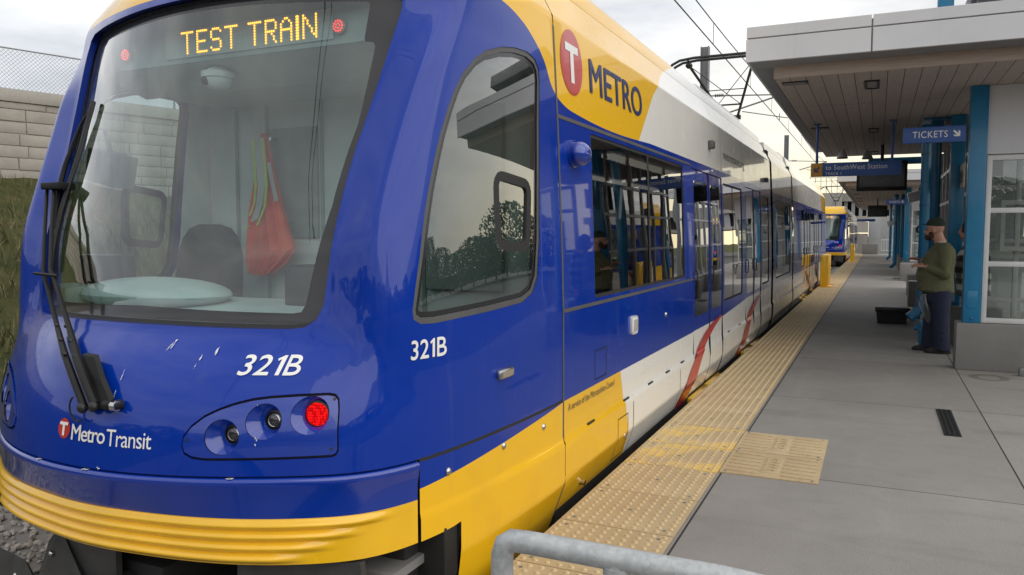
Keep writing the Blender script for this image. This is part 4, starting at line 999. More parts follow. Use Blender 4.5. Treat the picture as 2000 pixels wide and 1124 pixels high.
for i in range(1, 106):
    o = copy_tree(tile); o.location.y = 2.075 + i * TL
    if i in (5, 6):                                  # two tiles with yellow paint left on them
        for ch in o.children:
            if ch.name.startswith('tile_plate'): ch.data = ch.data.copy(); ch.data.materials[0] = M['tactile_patch']
        o['label'] = 'tactile tile with brighter yellow paint, ' + ('nearer' if i == 5 else 'farther') + ' one beside the ribbed tiles'
def bar_tile():
    mb = MB(); mb.box((-.878, .004, 0), (-.284, .561, .007))
    for k in range(6):
        y = .075 + k * .083
        for a, b in ((-.85, -.655), (-.51, -.31)): mb.box((a, y - .016, .005), (b, y + .016, .013), .004)
    mb.box((-.64, .10, .005), (-.525, .46, .0095), .002)
    for k in range(5):
        y = .15 + k * .062; mb.tube([(-.625, y, .011), (-.605, y + .018, .011), (-.58, y + .018, .011), (-.56, y, .011), (-.54, y + .004, .011)], .005, 6)
    return mb
bt = empty('guidance_tile', (0, 5.03, 0), 'front buff ribbed guidance tile beside the dome strip, nearer the camera', 'tile', 'ribbed guidance tiles')
mb = bar_tile()
for x, y in ((-.845, .035), (-.32, .035), (-.845, .53), (-.32, .53)): mb.cyl((x, y, .004), (x, y, .0095), .010, 8, mi=1)
mb.build('tile_plate', [M['tactile'], M['steel']], bt)
b2 = copy_tree(bt); b2.location.y = 5.03 + .567; b2['label'] = 'rear buff ribbed guidance tile beside the dome strip, farther from the camera'
def grate(x, y, w_, l_, label):
    e = empty('floor_drain', (x, y, 0), label, 'drain'); n = int(l_ / .045)
    MB().box((0, 0, -.02), (w_, l_, .002)).build('drain_channel', M['under'], e)
    mb = MB()
    for k in range(n + 1): mb.box((0, k * l_ / n - .009, .002), (w_, k * l_ / n + .009, .007))
    for k in range(4): mb.box((k * (w_ - .014) / 3, 0, .003), (k * (w_ - .014) / 3 + .014, l_, .0085))
    mb.build('grate', M['plastic'], e)
grate(.505, 6.70, .115, .96, 'long black slotted drain set in the platform beyond the guidance tiles')
grate(.30, 17.7, .24, .5, 'small dark floor drain far down the platform before the columns')
grate(.52, 29.5, .2, .5, 'distant dark floor drain near the far shelter')
# ---- galvanised railing at the ramp
hr = empty('handrail', (-.5, 1.55, 0), 'galvanised tubular handrail with welded posts in the bottom foreground', 'railing')
mb = MB(); zt = .845
mb.tube([(-.245, 0, -.02), (-.245, 0, zt - .035), (-.238, 0, zt - .012), (-.22, 0, zt), (-.18, .002, zt + .001), (0, .01, zt - .003), (.24, .02, zt - .008), (.33, .022, zt - .014), (.37, .022, zt - .035), (.385, .022, zt - .07), (.385, .022, -.02)], .0255, 20)
mb.build('rail_tube', M['galv'], hr)
mb = MB(); mb.tube([(.02, .01, -.02), (.02, .01, zt - .01)], .024, 18); mb.tube([(.02, .01, zt - .035), (.02, .01, zt - .018)], .030, 18); mb.build('post', M['galv'], hr)
# ------------------------------------------------------------------ station: canopy, shelter, columns
def canopy(y0, y1, label, x0=-1.28):
    e = empty('platform_canopy', (0, y0, 0), label, 'canopy'); L = y1 - y0
    mb = MB(); mb.box((x0, 0, 3.283), (x0 + 1.17, .05, 3.512), .004); mb.box((x0 + 1.185, 0, 3.283), (3.7, .05, 3.512), .004)
    mb.box((x0 + .004, .003, 3.525), (x0 + 1.17, .05, 3.635), .004); mb.box((x0 + 1.185, .003, 3.525), (3.7, .05, 3.635), .004); mb.build('front_fascia', M['panel'], e, False)
    mb = MB(); k = 0; y = .055
    while y < L - .1:
        b = min(y + 2.4, L); mb.box((x0, y, 3.283), (x0 + .05, b - .012, 3.512), .004); mb.box((x0 + .004, y, 3.525), (x0 + .05, b - .012, 3.635), .004); y = b
    mb.build('side_fascia', M['panel'], e, False)
    MB().box((x0 + .02, .02, 3.29), (3.68, L - .02, 3.60)).build('roof_deck', M['soffdark'], e, False)
    mb = MB(); y = .03
    while y < L - .1:
        b = min(y + 1.6, L - .02); mb.box((x0 + .03, y, 3.277), (-1.03, b - .008, 3.288)); y = b
    mb.box((-1.03, .03, 3.277), (3.6, .31, 3.288)); mb.build('edge_soffit', M['soffdark'], e, False)
    MB().box((-1.038, .318, 3.153), (3.6, .34, 3.287)).build('edge_board', M['woodbeam'], e, False)
    mb = MB(); mb.box((-1.04, .34, 3.15), (3.6, L - .25, 3.27)); mb.build('soffit', M['planks'], e, False)
    return e
can1 = canopy(8.45, 18.35, 'near platform canopy with white fascia panels and a wood plank soffit')
can2 = canopy(29.0, 60.0, 'far platform canopy with white fascia, beyond the hanging sign')
def soffit_light(x, y, w_, l_, label, dark=False):
    e = empty('soffit_light', (x, y, 3.15), label, 'ceiling light', 'lights in the canopy soffit')
    mb = MB(); t = .028
    for a, b in (((0, 0, -.016), (w_, t, .002)), ((0, l_ - t, -.016), (w_, l_, .002)), ((0, t, -.016), (t, l_ - t, .002)), ((w_ - t, t, -.016), (w_, l_ - t, .002))): mb.box(a, b)
    mb.build('light_frame', M['plastic'], e, False)
    MB().box((t, t, -.006), (w_ - t, l_ - t, .003)).build('diffuser', M['plastic'] if dark else M['canlight'], e, False)
soffit_light(-.175, 9.25, .15, .50, 'nearest square soffit light with a pale diffuser, above the platform')
soffit_light(-.175, 13.45, .15, .50, 'second square soffit light, between the two sign rods')
soffit_light(-.175, 17.2, .15, .50, 'third square soffit light, at the far end of the near canopy')
def vent(x, y, label):
    e = empty('soffit_vent', (x, y, 3.15), label, 'vent', 'dark vents in the canopy soffit')
    MB().box((0, 0, -.012), (.26, .17, .003), .006).build('vent_frame', M['plastic'], e)
    mb = MB()
    for k in range(5): mb.box((.02, .02 + k * .028, -.018), (.24, .032 + k * .028, -.010))
    mb.build('vent_slat', M['soffdark'], e, False)
vent(-.98, 8.98, 'nearest dark soffit vent at the front corner of the near canopy')
vent(-.98, 13.0, 'dark soffit vent beside the left rod of the hanging sign')
for i, y in enumerate((31.5, 35.5, 39.5, 43.5, 47.5)):
    vent(-.95, y, ('first', 'second', 'third', 'fourth', 'fifth')[i] + ' dark slot vent in the far canopy soffit, counting from the near end')
for i, (x, y) in enumerate(((-.66, 16.6), (-.22, 16.9))):
    e = empty('loudspeaker', (x, y, 3.15), ('left' if i == 0 else 'right') + ' grey horn loudspeaker under the far end of the near canopy', 'speaker', 'loudspeakers under the canopy')
    mb = MB(); mb.tube([(0, 0, 0), (0, 0, -.04), (0, 0, -.05), (0, 0, -.16)], [.03, .03, .06, .10], 18); mb.build('speaker_horn', M['frame'], e); MB().tube([(0, 0, -.158), (0, 0, -.175)], [.104, .10], 18).build('speaker_rim', M['plastic'], e)
def column(name, x0, y0, x1, y1, z0, z1, label, base=True, bx=None):
    e = empty(name, ((x0 + x1) / 2, (y0 + y1) / 2, 0), label, 'column', 'blue columns along the platform'); cx, cy = (x0 + x1) / 2, (y0 + y1) / 2
    mb = MB(); a, b = (x1 - x0) / 2, (y1 - y0) / 2
    mb.box((-a, -b, z0), (a, b, z1), .012); mb.build('shaft', M['teal'], e)
    mb = MB(); mb.box((-a * .6, -b - .006, z0 + .16), (a * .6, -b + .002, z0 + .36), .003); mb.build('access_plate', M['teal'], e)
    mb = MB(); mb.ell((0, -b - .004, z0 + .05), (.016, .012, .016), 10, 6); mb.build('column_bolt', M['tealdark'], e)
    if base: MB().box((bx or (-a - .06, -b - .08, 0))[:3], (a + .5, b + .5, .53), .012).build('column_base', M['base'], e)
    return e
def shelter(dy, label, n='near'):
    e = empty('glass_shelter', (1.0, 10.05 + dy, 0), label, 'shelter')
    # low wall, front window with rails, upper panel, side glazing
    mb = MB(); mb.box((-.165, 0, 0), (.68, .30, .53), .012); mb.build('low_wall', M['base'], e)
    mb = MB(); mb.box((.07, .06, 2.40), (.70, .11, 3.145)); mb.build('upper_panel', M['panel'], e, False)
    mb = MB(); mb.box((.072, .05, .535), (.125, .12, 2.385), .004)
    for z in (.535, 1.165, 1.755, 2.33): mb.box((.117, .052, z), (.64, .118, z + .055), .004)
    mb.box((.64, .05, .535), (.70, .12, 2.385), .004); mb.build('window_frame', M['frame'], e)
    MB().box((.117, .08, .592), (.64, .088, 2.33)).build('window_pane', M['clear'], e, False)
    # far side of the shelter, seen through the glass
    mb = MB()
    for x in (.25, .62, 1.0): mb.box((x, 2.0, .1), (x + .06, 2.06, 2.5), .004)
    for z in (.1, .62, 1.2, 1.4, 2.1, 2.5): mb.box((.25, 2.005, z), (1.06, 2.055, z + .06), .004)
    for x in (.45,): mb.box((x, 1.9, 1.3), (x + .5, 1.95, 1.36)); mb.box((x, 1.9, 1.9), (x + .5, 1.95, 1.96)); mb.box((x, 1.9, 1.36), (x + .05, 1.95, 1.9)); mb.box((x + .45, 1.9, 1.36), (x + .5, 1.95, 1.9))
    mb.build('rear_frame', pm('grey window frame', (.40, .41, .41), .45), e)
    MB().box((.3, 2.02, .2), (1.0, 2.03, 2.5)).build('rear_pane', M['clear'], e, False)
    mb = MB(); mb.box((.5, 1.3, .42), (1.1, 1.7, .46), .01)
    for x in (.55, 1.0): mb.box((x, 1.35, 0), (x + .05, 1.6, .42))
    mb.build('bench', M['steel'], e)
    return e
shelter(0, 'near glass waiting shelter with white window frames on a concrete low wall, right edge')
column('canopy_column', .893, 10.06, 1.065, 10.24, .53, 3.148, 'nearest wide blue column, standing on the corner of the concrete low wall', False)
column('canopy_column', .885, 12.38, 1.06, 12.56, .53, 3.148, 'blue column on a concrete base behind the two men', True)
pc = empty('pipe_column', (.735, 12.9, 0), 'round blue pipe column with a square top plate under the near canopy', 'column', 'blue columns along the platform')
MB().tube([(0, 0, 0), (0, 0, 3.1)], .07, 20).build('shaft', M['tealdark'], pc); mb = MB(); mb.box((-.19, -.33, 3.118), (.19, .33, 3.148), .004); mb.box((-.075, -.09, 2.98), (.075, .09, 3.12)); mb.build('top_plate', M['tealdark'], pc)
def downspout(x, y, label, z1=2.9, zb=.42, k=1.0):
    e = empty('downspout', (x, y, 0), label, 'downpipe', 'blue downspouts')
    MB().tube([(0, 0, zb + .14), (0, 0, z1)], .066, 18).build('pipe', M['teal'], e)
    MB().tube([(0, 0, z1), (0, 0, z1 + .08), (0, 0, z1 + .12)], [.085, .085, .07], 18).build('leader_head', M['tealdark'], e)
    MB().tube([(0, 0, zb + .14), (-.02, -.01, zb + .06), (-.09, -.03, zb - .02), (-.15, -.05, zb - .07)], .07, 16).build('spout', M['tealdark'], e)
    mb = MB()
    for z in (1.0, 1.9, 2.6): mb.tube([(0, 0, z), (0, 0, z + .03)], .072, 16)
    mb.build('pipe_clip', M['tealdark'], e)
downspout(.585, 12.3, 'blue downspout with a kicked out end beside the man in the olive shirt')
sp = empty('standpipe', (.60, 11.75, 0), 'short blue capped standpipe on the platform behind the man in olive', 'standpipe')
MB().tube([(0, 0, 0), (0, 0, .05), (0, 0, .06), (0, 0, .22)], [.085, .085, .07, .07], 18).build('pipe_body', M['teal'], sp)
MB().tube([(0, 0, .22), (0, 0, .235), (0, 0, .30), (0, 0, .36), (0, 0, .38)], [.07, .09, .09, .06, .03], 18).build('pipe_cap', M['teal'], sp); MB().tube([(-.07, 0, .27), (-.12, 0, .27)], .035, 12).build('outlet', M['teal'], sp)
# station side wall: dark glazing between pale mullions
sw_ = empty('glazed_wall', (1.16, 12.6, 0), 'long glazed station wall with pale mullions behind the blue columns', 'glazed wall')
MB().box((-.10, .0, 0), (.10, 5.6, .5), .01).build('low_wall', M['base'], sw_)
mb = MB()
for k in range(8): mb.box((-.045, .02 + k * .78, .505), (.045, .08 + k * .78, 3.13), .003)
for z in (.505, 1.35, 2.06, 2.62): mb.box((-.04, .085, z), (.04, 5.55, z + .055))
mb.build('mullion', M['frame'], sw_); MB().box((-.005, .09, .51), (.005, 5.5, 3.12)).build('pane', M['tint'], sw_, False)
sw4 = copy_tree(sw_); sw4.location = (1.16, 18.9, 0); sw4['label'] = 'second glazed station wall in line beyond the near one, behind the downpipe'
sw2 = copy_tree(sw_); sw2.location = (1.16, 31.6, 0); sw2['label'] = 'far glazed station wall under the far canopy'
sw3 = copy_tree(sw_); sw3.location = (1.16, 38.0, 0); sw3['label'] = 'farthest glazed station wall, beyond the far shelter'
MB().box((1.6, 18.2, 0), (2.6, 18.4, 3.1)).build('back_wall', M['greyconc'], None, False); tag(bpy.data.objects['back_wall'], 'grey end wall of the near station building behind the glazed wall', 'wall')
# placards
pl_ = empty('notice_board', (1.02, 12.2, 2.3), 'cream printed notice fixed above the blue column behind the men', 'notice')
MB().box((-.02, -.32, -.16), (.0, .32, .16), .004).build('board', pm('cream notice', (.50, .46, .36), .5), pl_); mb = MB()
for k in range(6): mb.box((-.023, -.26 + k * .08, -.10), (-.019, -.22 + k * .08, .08 - .03 * (k % 2)))
mb.build('print', M['dark'], pl_)
# far shelter and columns under the second canopy
shelter(21.0, 'far glass waiting shelter with white frames, beyond the hanging display', 'far')
for i, (y, tx) in enumerate(((31.1, 'first blue column under the far canopy, beside the far shelter'), (36.5, 'second blue column under the far canopy'), (42.0, 'third blue column under the far canopy'), (48.0, 'fourth blue column under the far canopy, near the far wall'))):
    column('canopy_column', .86, y, 1.03, y + .18, .53, 3.148, tx)
cb = MB().box((.70, 21.3, 0), (1.25, 22.2, .53), .015).build('concrete_block', M['base'], None); tag(cb, 'low square concrete block on the platform between the two canopies', 'block')
cb2 = MB().box((.70, 28.2, 0), (1.3, 29.2, .55), .015).build('concrete_block', M['base'], None); tag(cb2, 'low concrete block at the foot of the far canopy, behind the nearer block', 'block')
downspout(.62, 33.5, 'nearer blue downspout under the far canopy, its end turned out low', 2.9, .3)
downspout(.60, 44.0, 'farther blue downspout under the far canopy', 2.9, .3)
bm = empty('end_beam', (.2, 18.5, 3.05), 'light blue steel beam closing the far end of the near canopy', 'beam')
MB().box((-.42, -.06, -.07), (.75, .06, .07), .006).build('beam', M['teal'], bm); MB().box((.66, -.055, -2.5), (.75, .055, -.07), .006).build('beam_post', M['teal'], bm)
MB().box((.62, 18.3, 0), (.95, 18.8, .53), .012).build('beam_plinth', M['base'], None); tag(bpy.data.objects['beam_plinth'], 'concrete plinth under the light blue end beam post', 'plinth')
# raised roof above the canopy
ur = empty('upper_roof', (1.0, 9.6, 3.64), 'dark raised roof on a blue post above the near canopy', 'roof')
MB().box((-.1, .4, .55), (2.6, 8.0, .72), .01).build('roof_slab', M['soffdark'], ur); MB().box((-.46, .55, 0), (-.30, .71, 1.4), .008).build('roof_post', M['teal'], ur); MB().box((-.05, .8, 0), (2.5, 7.6, .55)).build('clerestory', M['greyconc'], ur)
# ---- signs
def arrow(cx, cz, s, ang):
    q = [(-.12, -.5), (.12, -.5), (.12, .12), (.42, -.18), (.42, .12), (0, .52), (-.42, .12), (-.42, -.18), (-.12, .12)]
    c, d = math.cos(ang), math.sin(ang); return [(cx + s * (x * c - z * d), cz + s * (x * d + z * c)) for x, z in q]
def sgn(y): return lambda x, z: (x, y, z)
tk = empty('ticket_sign', (.545, 10.12, 2.64), 'blue TICKETS sign with a diagonal arrow, fixed to the nearest column', 'sign')
MB().box((-.312, -.03, -.088), (.314, .03, .088), .003).build('sign_board', M['sign'], tk)
text_on('sign_lettering', 'TICKETS', (-.215, -.034, .135, .040), sgn(-.0325), M['white'], tk, 0, 1.1)
poly_on('sign_arrow', [arrow(.225, .003, .088, R(-135))], sgn(-.0325), M['white'], tk)
tk2 = copy_tree(tk); tk2.location = (.545, 31.0, 2.64); tk2['label'] = 'small distant blue TICKETS sign with an upward arrow, under the far canopy'
for ch in list(tk2.children):
    if ch.name.startswith('sign_arrow'): bpy.data.objects.remove(ch)
poly_on('sign_arrow', [arrow(.225, .003, .088, 0)], sgn(-.0325), M['white'], tk2)
hs = empty('direction_sign', (-.33, 12.6, 2.47), 'hanging blue and ochre sign reading to SouthWest Station, TRACK 1', 'sign')
MB().box((-.435, -.03, -.10), (.615, .03, .10), .003).build('sign_board', M['sign'], hs); MB().box((-.60, -.03, -.10), (-.437, .03, .10), .003).build('track_panel', M['ochre'], hs)
text_on('sign_lettering', 'to SouthWest Station', (-.395, -.004, .43, .066), sgn(-.0325), M['white'], hs, 0, 1.05)
text_on('sign_lettering', 'TRACK 1', (-.395, -.080, -.18, -.040), sgn(-.0325), M['white'], hs, 0, 1.1)
poly_on('sign_arrow', [arrow(-.518, .002, .10, R(135))], sgn(-.0325), M['navy'], hs)
mb = MB()
for x in (-.52, .49): mb.tube([(x, 0, .10), (x, 0, .68)], .018, 10); mb.box((x - .05, -.05, .665), (x + .05, .05, .679))
mb.build('hanger_rod', M['sign'], hs)
def display(x, y, label):
    e = empty('display_screen', (x, y, 2.58), label, 'screen', 'black hanging displays'); MB().box((-.42, -.05, -.27), (.42, .09, .27), .015).build('casing', M['plastic'], e)
    MB().box((-.375, -.056, -.20), (.375, -.049, .22)).build('screen_glass', M['screen'], e); MB().tube([(0, .02, .27), (0, .02, .57)], .03, 10).build('screen_mount', M['plastic'], e)
display(.04, 16.0, 'large black hanging display behind the SouthWest sign')
display(-.03, 41.0, 'smaller looking far black hanging display under the far canopy')
fs = MB().box((-.95, 43.0, 2.12), (-.12, 43.06, 2.24), .003).build('track_sign', M['sign'], None); tag(fs, 'slim blue sign hanging below the far display', 'sign')
# cctv, lamp
def cctv(x, y, z, label):
    e = empty('wall_camera', (x, y, z), label, 'camera'); mb = MB(); mb.tube([(.12, 0, .22), (.06, 0, .22), (.04, 0, .1)], .02, 8); mb.build('camera_arm', M['plastic'], e)
    MB().box((-.16, -.10, -.10), (.10, .10, .10), .02, rot=Matrix.Rotation(R(-14), 3, 'Y')).build('camera_body', M['frame'], e)
cctv(.70, 18.0, 2.28, 'white boxy camera on a bent arm beside the blue downpipe')
cctv(.52, 36.5, 1.95, 'small white camera on a far column')
lp = empty('wall_lantern', (.80, 19.0, 1.62), 'dark caged lamp on the pipe behind the camera', 'lamp'); MB().ell((0, 0, 0), (.06, .06, .09), 12, 8).build('cage', M['plastic'], lp); MB().ell((.02, -.05, -.02), (.035, .03, .05), 10, 6).build('globe', M['frame'], lp)
wpst = empty('white_post', (1.45, 9.86, 0), 'slim white post with a clamp at the right edge, before the low wall', 'post')
MB().tube([(.05, 0, 0), (.075, 0, 1.0)], .022, 12).build('post_tube', M['frame'], wpst); MB().box((-.03, -.03, .0), (.06, .05, .09), .012).build('clamp', M['steel'], wpst)
# ---- yellow barriers at the platform edge between cars
def barrier(x, y, w_, l_, h_, label):
    e = empty('edge_barrier', (x, y, 0), label, 'barrier', 'yellow edge barriers'); mb = MB(); n = max(3, int(l_ / .12))
    mb.box((0, 0, .03), (w_, l_, h_), .02)
    mb.build('barrier_board', M['yellow'], e); mb = MB()
    for k in range(n): mb.box((-.012, k * l_ / n + .01, .06), (w_ + .012, k * l_ / n + .05, h_ + .02), .01)
    mb.box((.0, -.008, .08), (w_ * .3, .0, h_ - .03)); mb.box((w_ * .7, -.008, .08), (w_, 0, h_ - .03)); mb.build('barrier_rib', M['yellow'], e)
    MB().box((-.06, -.06, 0), (w_ + .10, l_ + .06, .03), .006).build('barrier_foot', M['yellow'], e)
barrier(-1.43, 23.8, .19, 1.4, .90, 'nearer yellow ribbed barrier on the tactile strip beside the near train')
barrier(-1.28, 45.6, .16, 1.6, .95, 'farther yellow barrier beside the far train')
# ---- toolbox on the platform
tb = empty('tool_box', (.27, 14.85, 0), 'black lidded toolbox with a side handle on the platform floor', 'toolbox')
mb = MB(); mb.loft([[(-.23, -.17, 0), (.21, -.17, 0), (.21, .17, 0), (-.23, .17, 0)], [(-.25, -.19, .20), (.23, -.19, .20), (.23, .19, .20), (-.25, .19, .20)]]); mb.build('box_body', M['plastic'], tb, False)
MB().box((-.27, -.21, .20), (.25, .21, .285), .02).build('box_lid', M['plastic'], tb); MB().tube([(.24, -.12, .25), (.31, -.12, .2), (.31, .12, .2), (.24, .12, .25)], .014, 8).build('handle', M['plastic'], tb)
mb = MB()
for x in (-.15, .12): mb.box((x, -.222, .16), (x + .06, -.188, .24), .006)
mb.build('latch', M['satin'], tb)
bf = MB().box((.44, 15.4, .03), (.72, 15.44, .17)).build('blue_crate', M['teal'], None); tag(bf, 'low blue slatted crate on the floor behind the toolbox', 'crate')
# ------------------------------------------------------------------ overhead line
def wire(name, pts, r, label): return tag(MB().tube(pts, r, 6).build(name, M['wire'], None), label, 'wire')
yy = [-6 + 4 * i for i in range(30)]
wire('contact_wire', [(TX, y, 5.07) for y in yy], .011, 'lower overhead contact wire running along the track above both trains')
wire('messenger_wire', [(TX, y, 5.75 - .28 * math.sin(math.pi * ((y - 2) % 24.5) / 24.5)) for y in [-6 + 1.5 * i for i in range(80)]], .010, 'upper sagging messenger wire above the contact wire')
dp = None
for k, y in enumerate((15.2, 20.0, 24.2, 29, 34, 39, 44, 49)):
    zt_ = 5.75 - .28 * math.sin(math.pi * ((y - 2) % 24.5) / 24.5); o = MB().tube([(TX, y, 5.07), (TX, y, zt_)], .006, 5).build('dropper_wire', M['wire'], None)
    tag(o, 'thin vertical dropper between the two overhead wires', 'wire', 'droppers of the overhead line')
def catpole(y, label):
    e = empty('catenary_pole', (-5.25, y, GZ), label, 'pole', 'overhead line poles'); mb = MB(); mb.box((-.13, -.012, 0), (.13, .012, 8.0)); mb.box((-.13, -.13, 0), (-.105, .13, 8.0)); mb.box((.105, -.13, 0), (.13, .13, 8.0)); mb.build('mast', M['steel'], e)
    mb = MB(); mb.tube([(.1, 0, 5.65), (2.35, 0, 6.28)], .028, 8); mb.tube([(.1, 0, 6.42), (2.35, 0, 6.30)], .022, 8); mb.tube([(1.2, 0, 5.85), (2.6, 0, 5.56)], .016, 6); mb.tube([(2.35, 0, 5.5), (2.35, 0, 5.72)], .014, 6); mb.build('cantilever', M['steel'], e)
    mb = MB()
    for k in range(5): mb.ell((.35 + k * .06, 0, 5.72 + k * .017), (.02, .07, .07), 10, 6); mb.ell((.35 + k * .06, 0, 6.41), (.02, .06, .06), 10, 6)
    mb.build('insulator', M['plastic'], e)
    return e
catpole(26.2, 'nearer steel overhead line pole rising behind the pantograph of the near train')
catpole(51.5, 'farther steel overhead line pole beside the far train')
# ------------------------------------------------------------------ left side: retaining wall, fence, bank
WA_, WD = Vector((-22.3, 13.85, 0)), Vector((.264, .9645, 0))
wl = empty('retaining_wall', (WA_.x, WA_.y, 0), 'long tan block retaining wall with a smooth cap, above the grassy bank', 'wall', rz=math.atan2(-WD.x, WD.y))
MB().box((-.6, -22, 1.0), (-.03, 30, 5.22)).build('block_face', M['blocks'], wl, False)
mb = MB(); rd = random.Random(5); z = 2.2
while z < 5.2:
    hh = rd.choice((.26, .34, .34, .52)); hh = min(hh, 5.215 - z); y = -9 - rd.random()
    while y < 12:
        l_ = rd.uniform(.6, 1.7); d_ = rd.uniform(-.012, .02)
        mb.box((-.05, y + .008, z + .008), (d_, y + l_ - .008, z + hh - .008), .012); y += l_
    z += hh
    if z > 5.2: break
mb.build('split_blocks', M['splitface'], wl, True, 50); MB().box((-.68, -22, 5.22), (.07, 30, 5.56), .02).build('wall_cap', M['wallconc'], wl)
fn_ = empty('chain_link_fence', (WA_.x, WA_.y, 5.56), 'chain link fence with steel posts on top of the retaining wall', 'fence', rz=math.atan2(-WD.x, WD.y))
for k in range(-6, 11):
    MB().tube([(-.3, .15 + k * 2.6, 0), (-.3, .15 + k * 2.6, 1.24)], .032, 8).build('fence_post', M['steel'], fn_)
mb = MB(); mb.tube([(-.3, -16, 1.20), (-.3, 27, 1.20)], .022, 6); mb.tube([(-.3, -16, .06), (-.3, 27, .06)], .018, 6); mb.build('fence_rail', M['steel'], fn_)
mb = MB(); p = .115; H_ = 1.12; n = int(20 / p)
for k in range(-int(H_ / p) - 40, n):
    for s_ in (1, -1):
        y0 = -8 + k * p; a, b = (y0, y0 + H_) if s_ > 0 else (y0 + H_, y0); w_ = .0062
        mb.face([(-.3, a - w_, .06), (-.3, a + w_, .06), (-.3, b + w_, .06 + H_), (-.3, b - w_, .06 + H_)])
mb.build('fence_mesh', pm('fence wire', (.20, .20, .21), .5, metal=.3), fn_, False)
# grassy bank
mb = MB(); NX, NY = 34, 60; rows = []
def bank(x, y):
    t = (x + 5.6) / -15.5; t = min(max(t, 0), 1); z = GZ - .03 + 3.35 * (t ** 1.05)
    return z + (.12 * math.sin(x * 1.3 + y * .7) + .09 * math.sin(x * 2.9 - y * 1.7)) * min(1, t * 4)
for j in range(NY + 1):
    y = -14 + 80 * j / NY; rows.append([mb.b.verts.new((-5.4 - 18 * i / NX, y, bank(-5.4 - 18 * i / NX, y))) for i in range(NX + 1)])
for a, b in zip(rows, rows[1:]):
    for i in range(NX): mb.b.faces.new((a[i], a[i + 1], b[i + 1], b[i]))
tag(mb.build('grass_bank', M['grass'], None), kind='structure')
P = []; F = []
def blade(x, y, h, w_):
    a = random.uniform(0, 6.28); l = random.uniform(.2, .9) * h; z = bank(x, y); dx, dy = math.cos(a) * w_, math.sin(a) * w_; lx, ly = -math.sin(a) * l, math.cos(a) * l; i = len(P)
    P.extend([(x - dx, y - dy, z - .02), (x + dx, y + dy, z - .02), (x + dx * .6 + lx * .4, y + dy * .6 + ly * .4, z + h * .6), (x - dx * .6 + lx * .4, y - dy * .6 + ly * .4, z + h * .6), (x + lx, y + ly, z + h)])
    F.extend([(i, i + 1, i + 2, i + 3), (i + 3, i + 2, i + 4)])
for _ in range(26000):
    y = random.uniform(1.0, 16); x = -5.6 - random.random() ** 1.2 * 15
    k = math.sin(x * 1.7 + 2 * math.sin(y)) * math.sin(y * 1.9 + x); 
    if random.random() < .35 + .5 * k: blade(x, y, random.uniform(.08, .26), random.uniform(.004, .011))
for _ in range(130):
    cx_ = -5.9 - random.random() * 12; cy_ = random.uniform(2, 15); hh_ = random.uniform(.25, .6)
    for _q in range(26): blade(cx_ + random.gauss(0, .22), cy_ + random.gauss(0, .22), hh_ * random.uniform(.5, 1.1), random.uniform(.010, .026))
for _ in range(500): blade(random.uniform(-6.4, -5.5), random.uniform(2, 7), random.uniform(.25, .55), .006)
me = bpy.data.meshes.new('bank_grass'); me.from_pydata(P, [], F); tag(link('bank_grass', me, M['blade'], None, False), kind='stuff')
# ballast stones beside the track
P = []; F = []
ico = bmesh.new(); bmesh.ops.create_icosphere(ico, subdivisions=1, radius=1); iv = [v.co.copy() for v in ico.verts]; iff = [[v.index for v in f.verts] for f in ico.faces]; ico.free()
for _ in range(6500):
    x = random.uniform(-6.6, -3.6); y = random.uniform(1.6, 7.5); r = random.uniform(.012, .030); z = max(GZ, bank(x, y) + .03 if x < -5.5 else GZ) + r * random.uniform(.1, .9)
    sx, sy, sz = (random.uniform(.6, 1.3) for _ in range(3)); rt = Matrix.Rotation(random.uniform(0, 6), 3, Vector((random.random(), random.random(), random.random() + .1)).normalized()); i0 = len(P)
    for v in iv:
        q = rt @ Vector((v.x * sx * r, v.y * sy * r, v.z * sz * r * .8)) * random.uniform(.8, 1.15); P.append((x + q.x, y + q.y, z + q.z))
    F += [[i0 + k for k in f] for f in iff]
me = bpy.data.meshes.new('ballast_stones'); me.from_pydata(P, [], F); tag(link('ballast_stones', me, M['stone'], None, False), kind='stuff')
# ------------------------------------------------------------------ far end: bridge and walls behind the platform
fb = empty('overpass', (0, 92, 0), 'pale concrete overpass and parking deck crossing beyond the far train', 'overpass')
mb = MB(); mb.box((-14, 0, 3.4), (-3.6, 3, 5.9)); mb.build('abutment', M['wallconc'], fb, False)
mb = MB(); mb.box((-3.6, 1, 5.0), (30, 10, 5.9)); mb.box((-3.6, 1, 3.0), (30, 10, 3.4)); mb.build('deck', M['wallconc'], fb, False)
mb = MB()
for k in range(22): mb.box((-3.4 + k * .75, 1.4, 3.4), (-3.05 + k * .75, 1.8, 5.0))
mb.build('deck_columns', M['greyconc'], fb, False); MB().box((-3.6, 3, 3.4), (30, 3.2, 5.0)).build('deck_shadow', pm('painted bay shade', (.035, .036, .038), .8), fb, False)  # near-black sheet paints the shade inside the parking deck openings
mb = MB()
for k in range(30): mb.tube([(-14 + k * .55, .3, 5.9), (-14 + k * .55, .3, 7.6)], .03, 5)
for z in (6.6, 7.2, 7.6): mb.tube([(-14, .3, z), (2, .3, z)], .022, 5)
mb.build('deck_railing', M['steel'], fb)
wl2 = MB().box((-.2, 84, -.4), (9, 84.5, 2.9)).build('end_wall', M['greyconc'], None, False); tag(wl2, 'plain grey wall closing the view under the far canopy', 'wall')
cl = MB().box((-.7, 74, -.4), (.2, 75, 3.4), .02).build('concrete_pier', M['greyconc'], None); tag(cl, 'grey concrete pier at the far end of the platform', 'pier')
cp = MB().box((-1.0, 63.0, 0), (.05, 64.2, .75), .02).build('concrete_planter', M['base'], None); tag(cp, 'low grey concrete block at the far end of the platform', 'block')
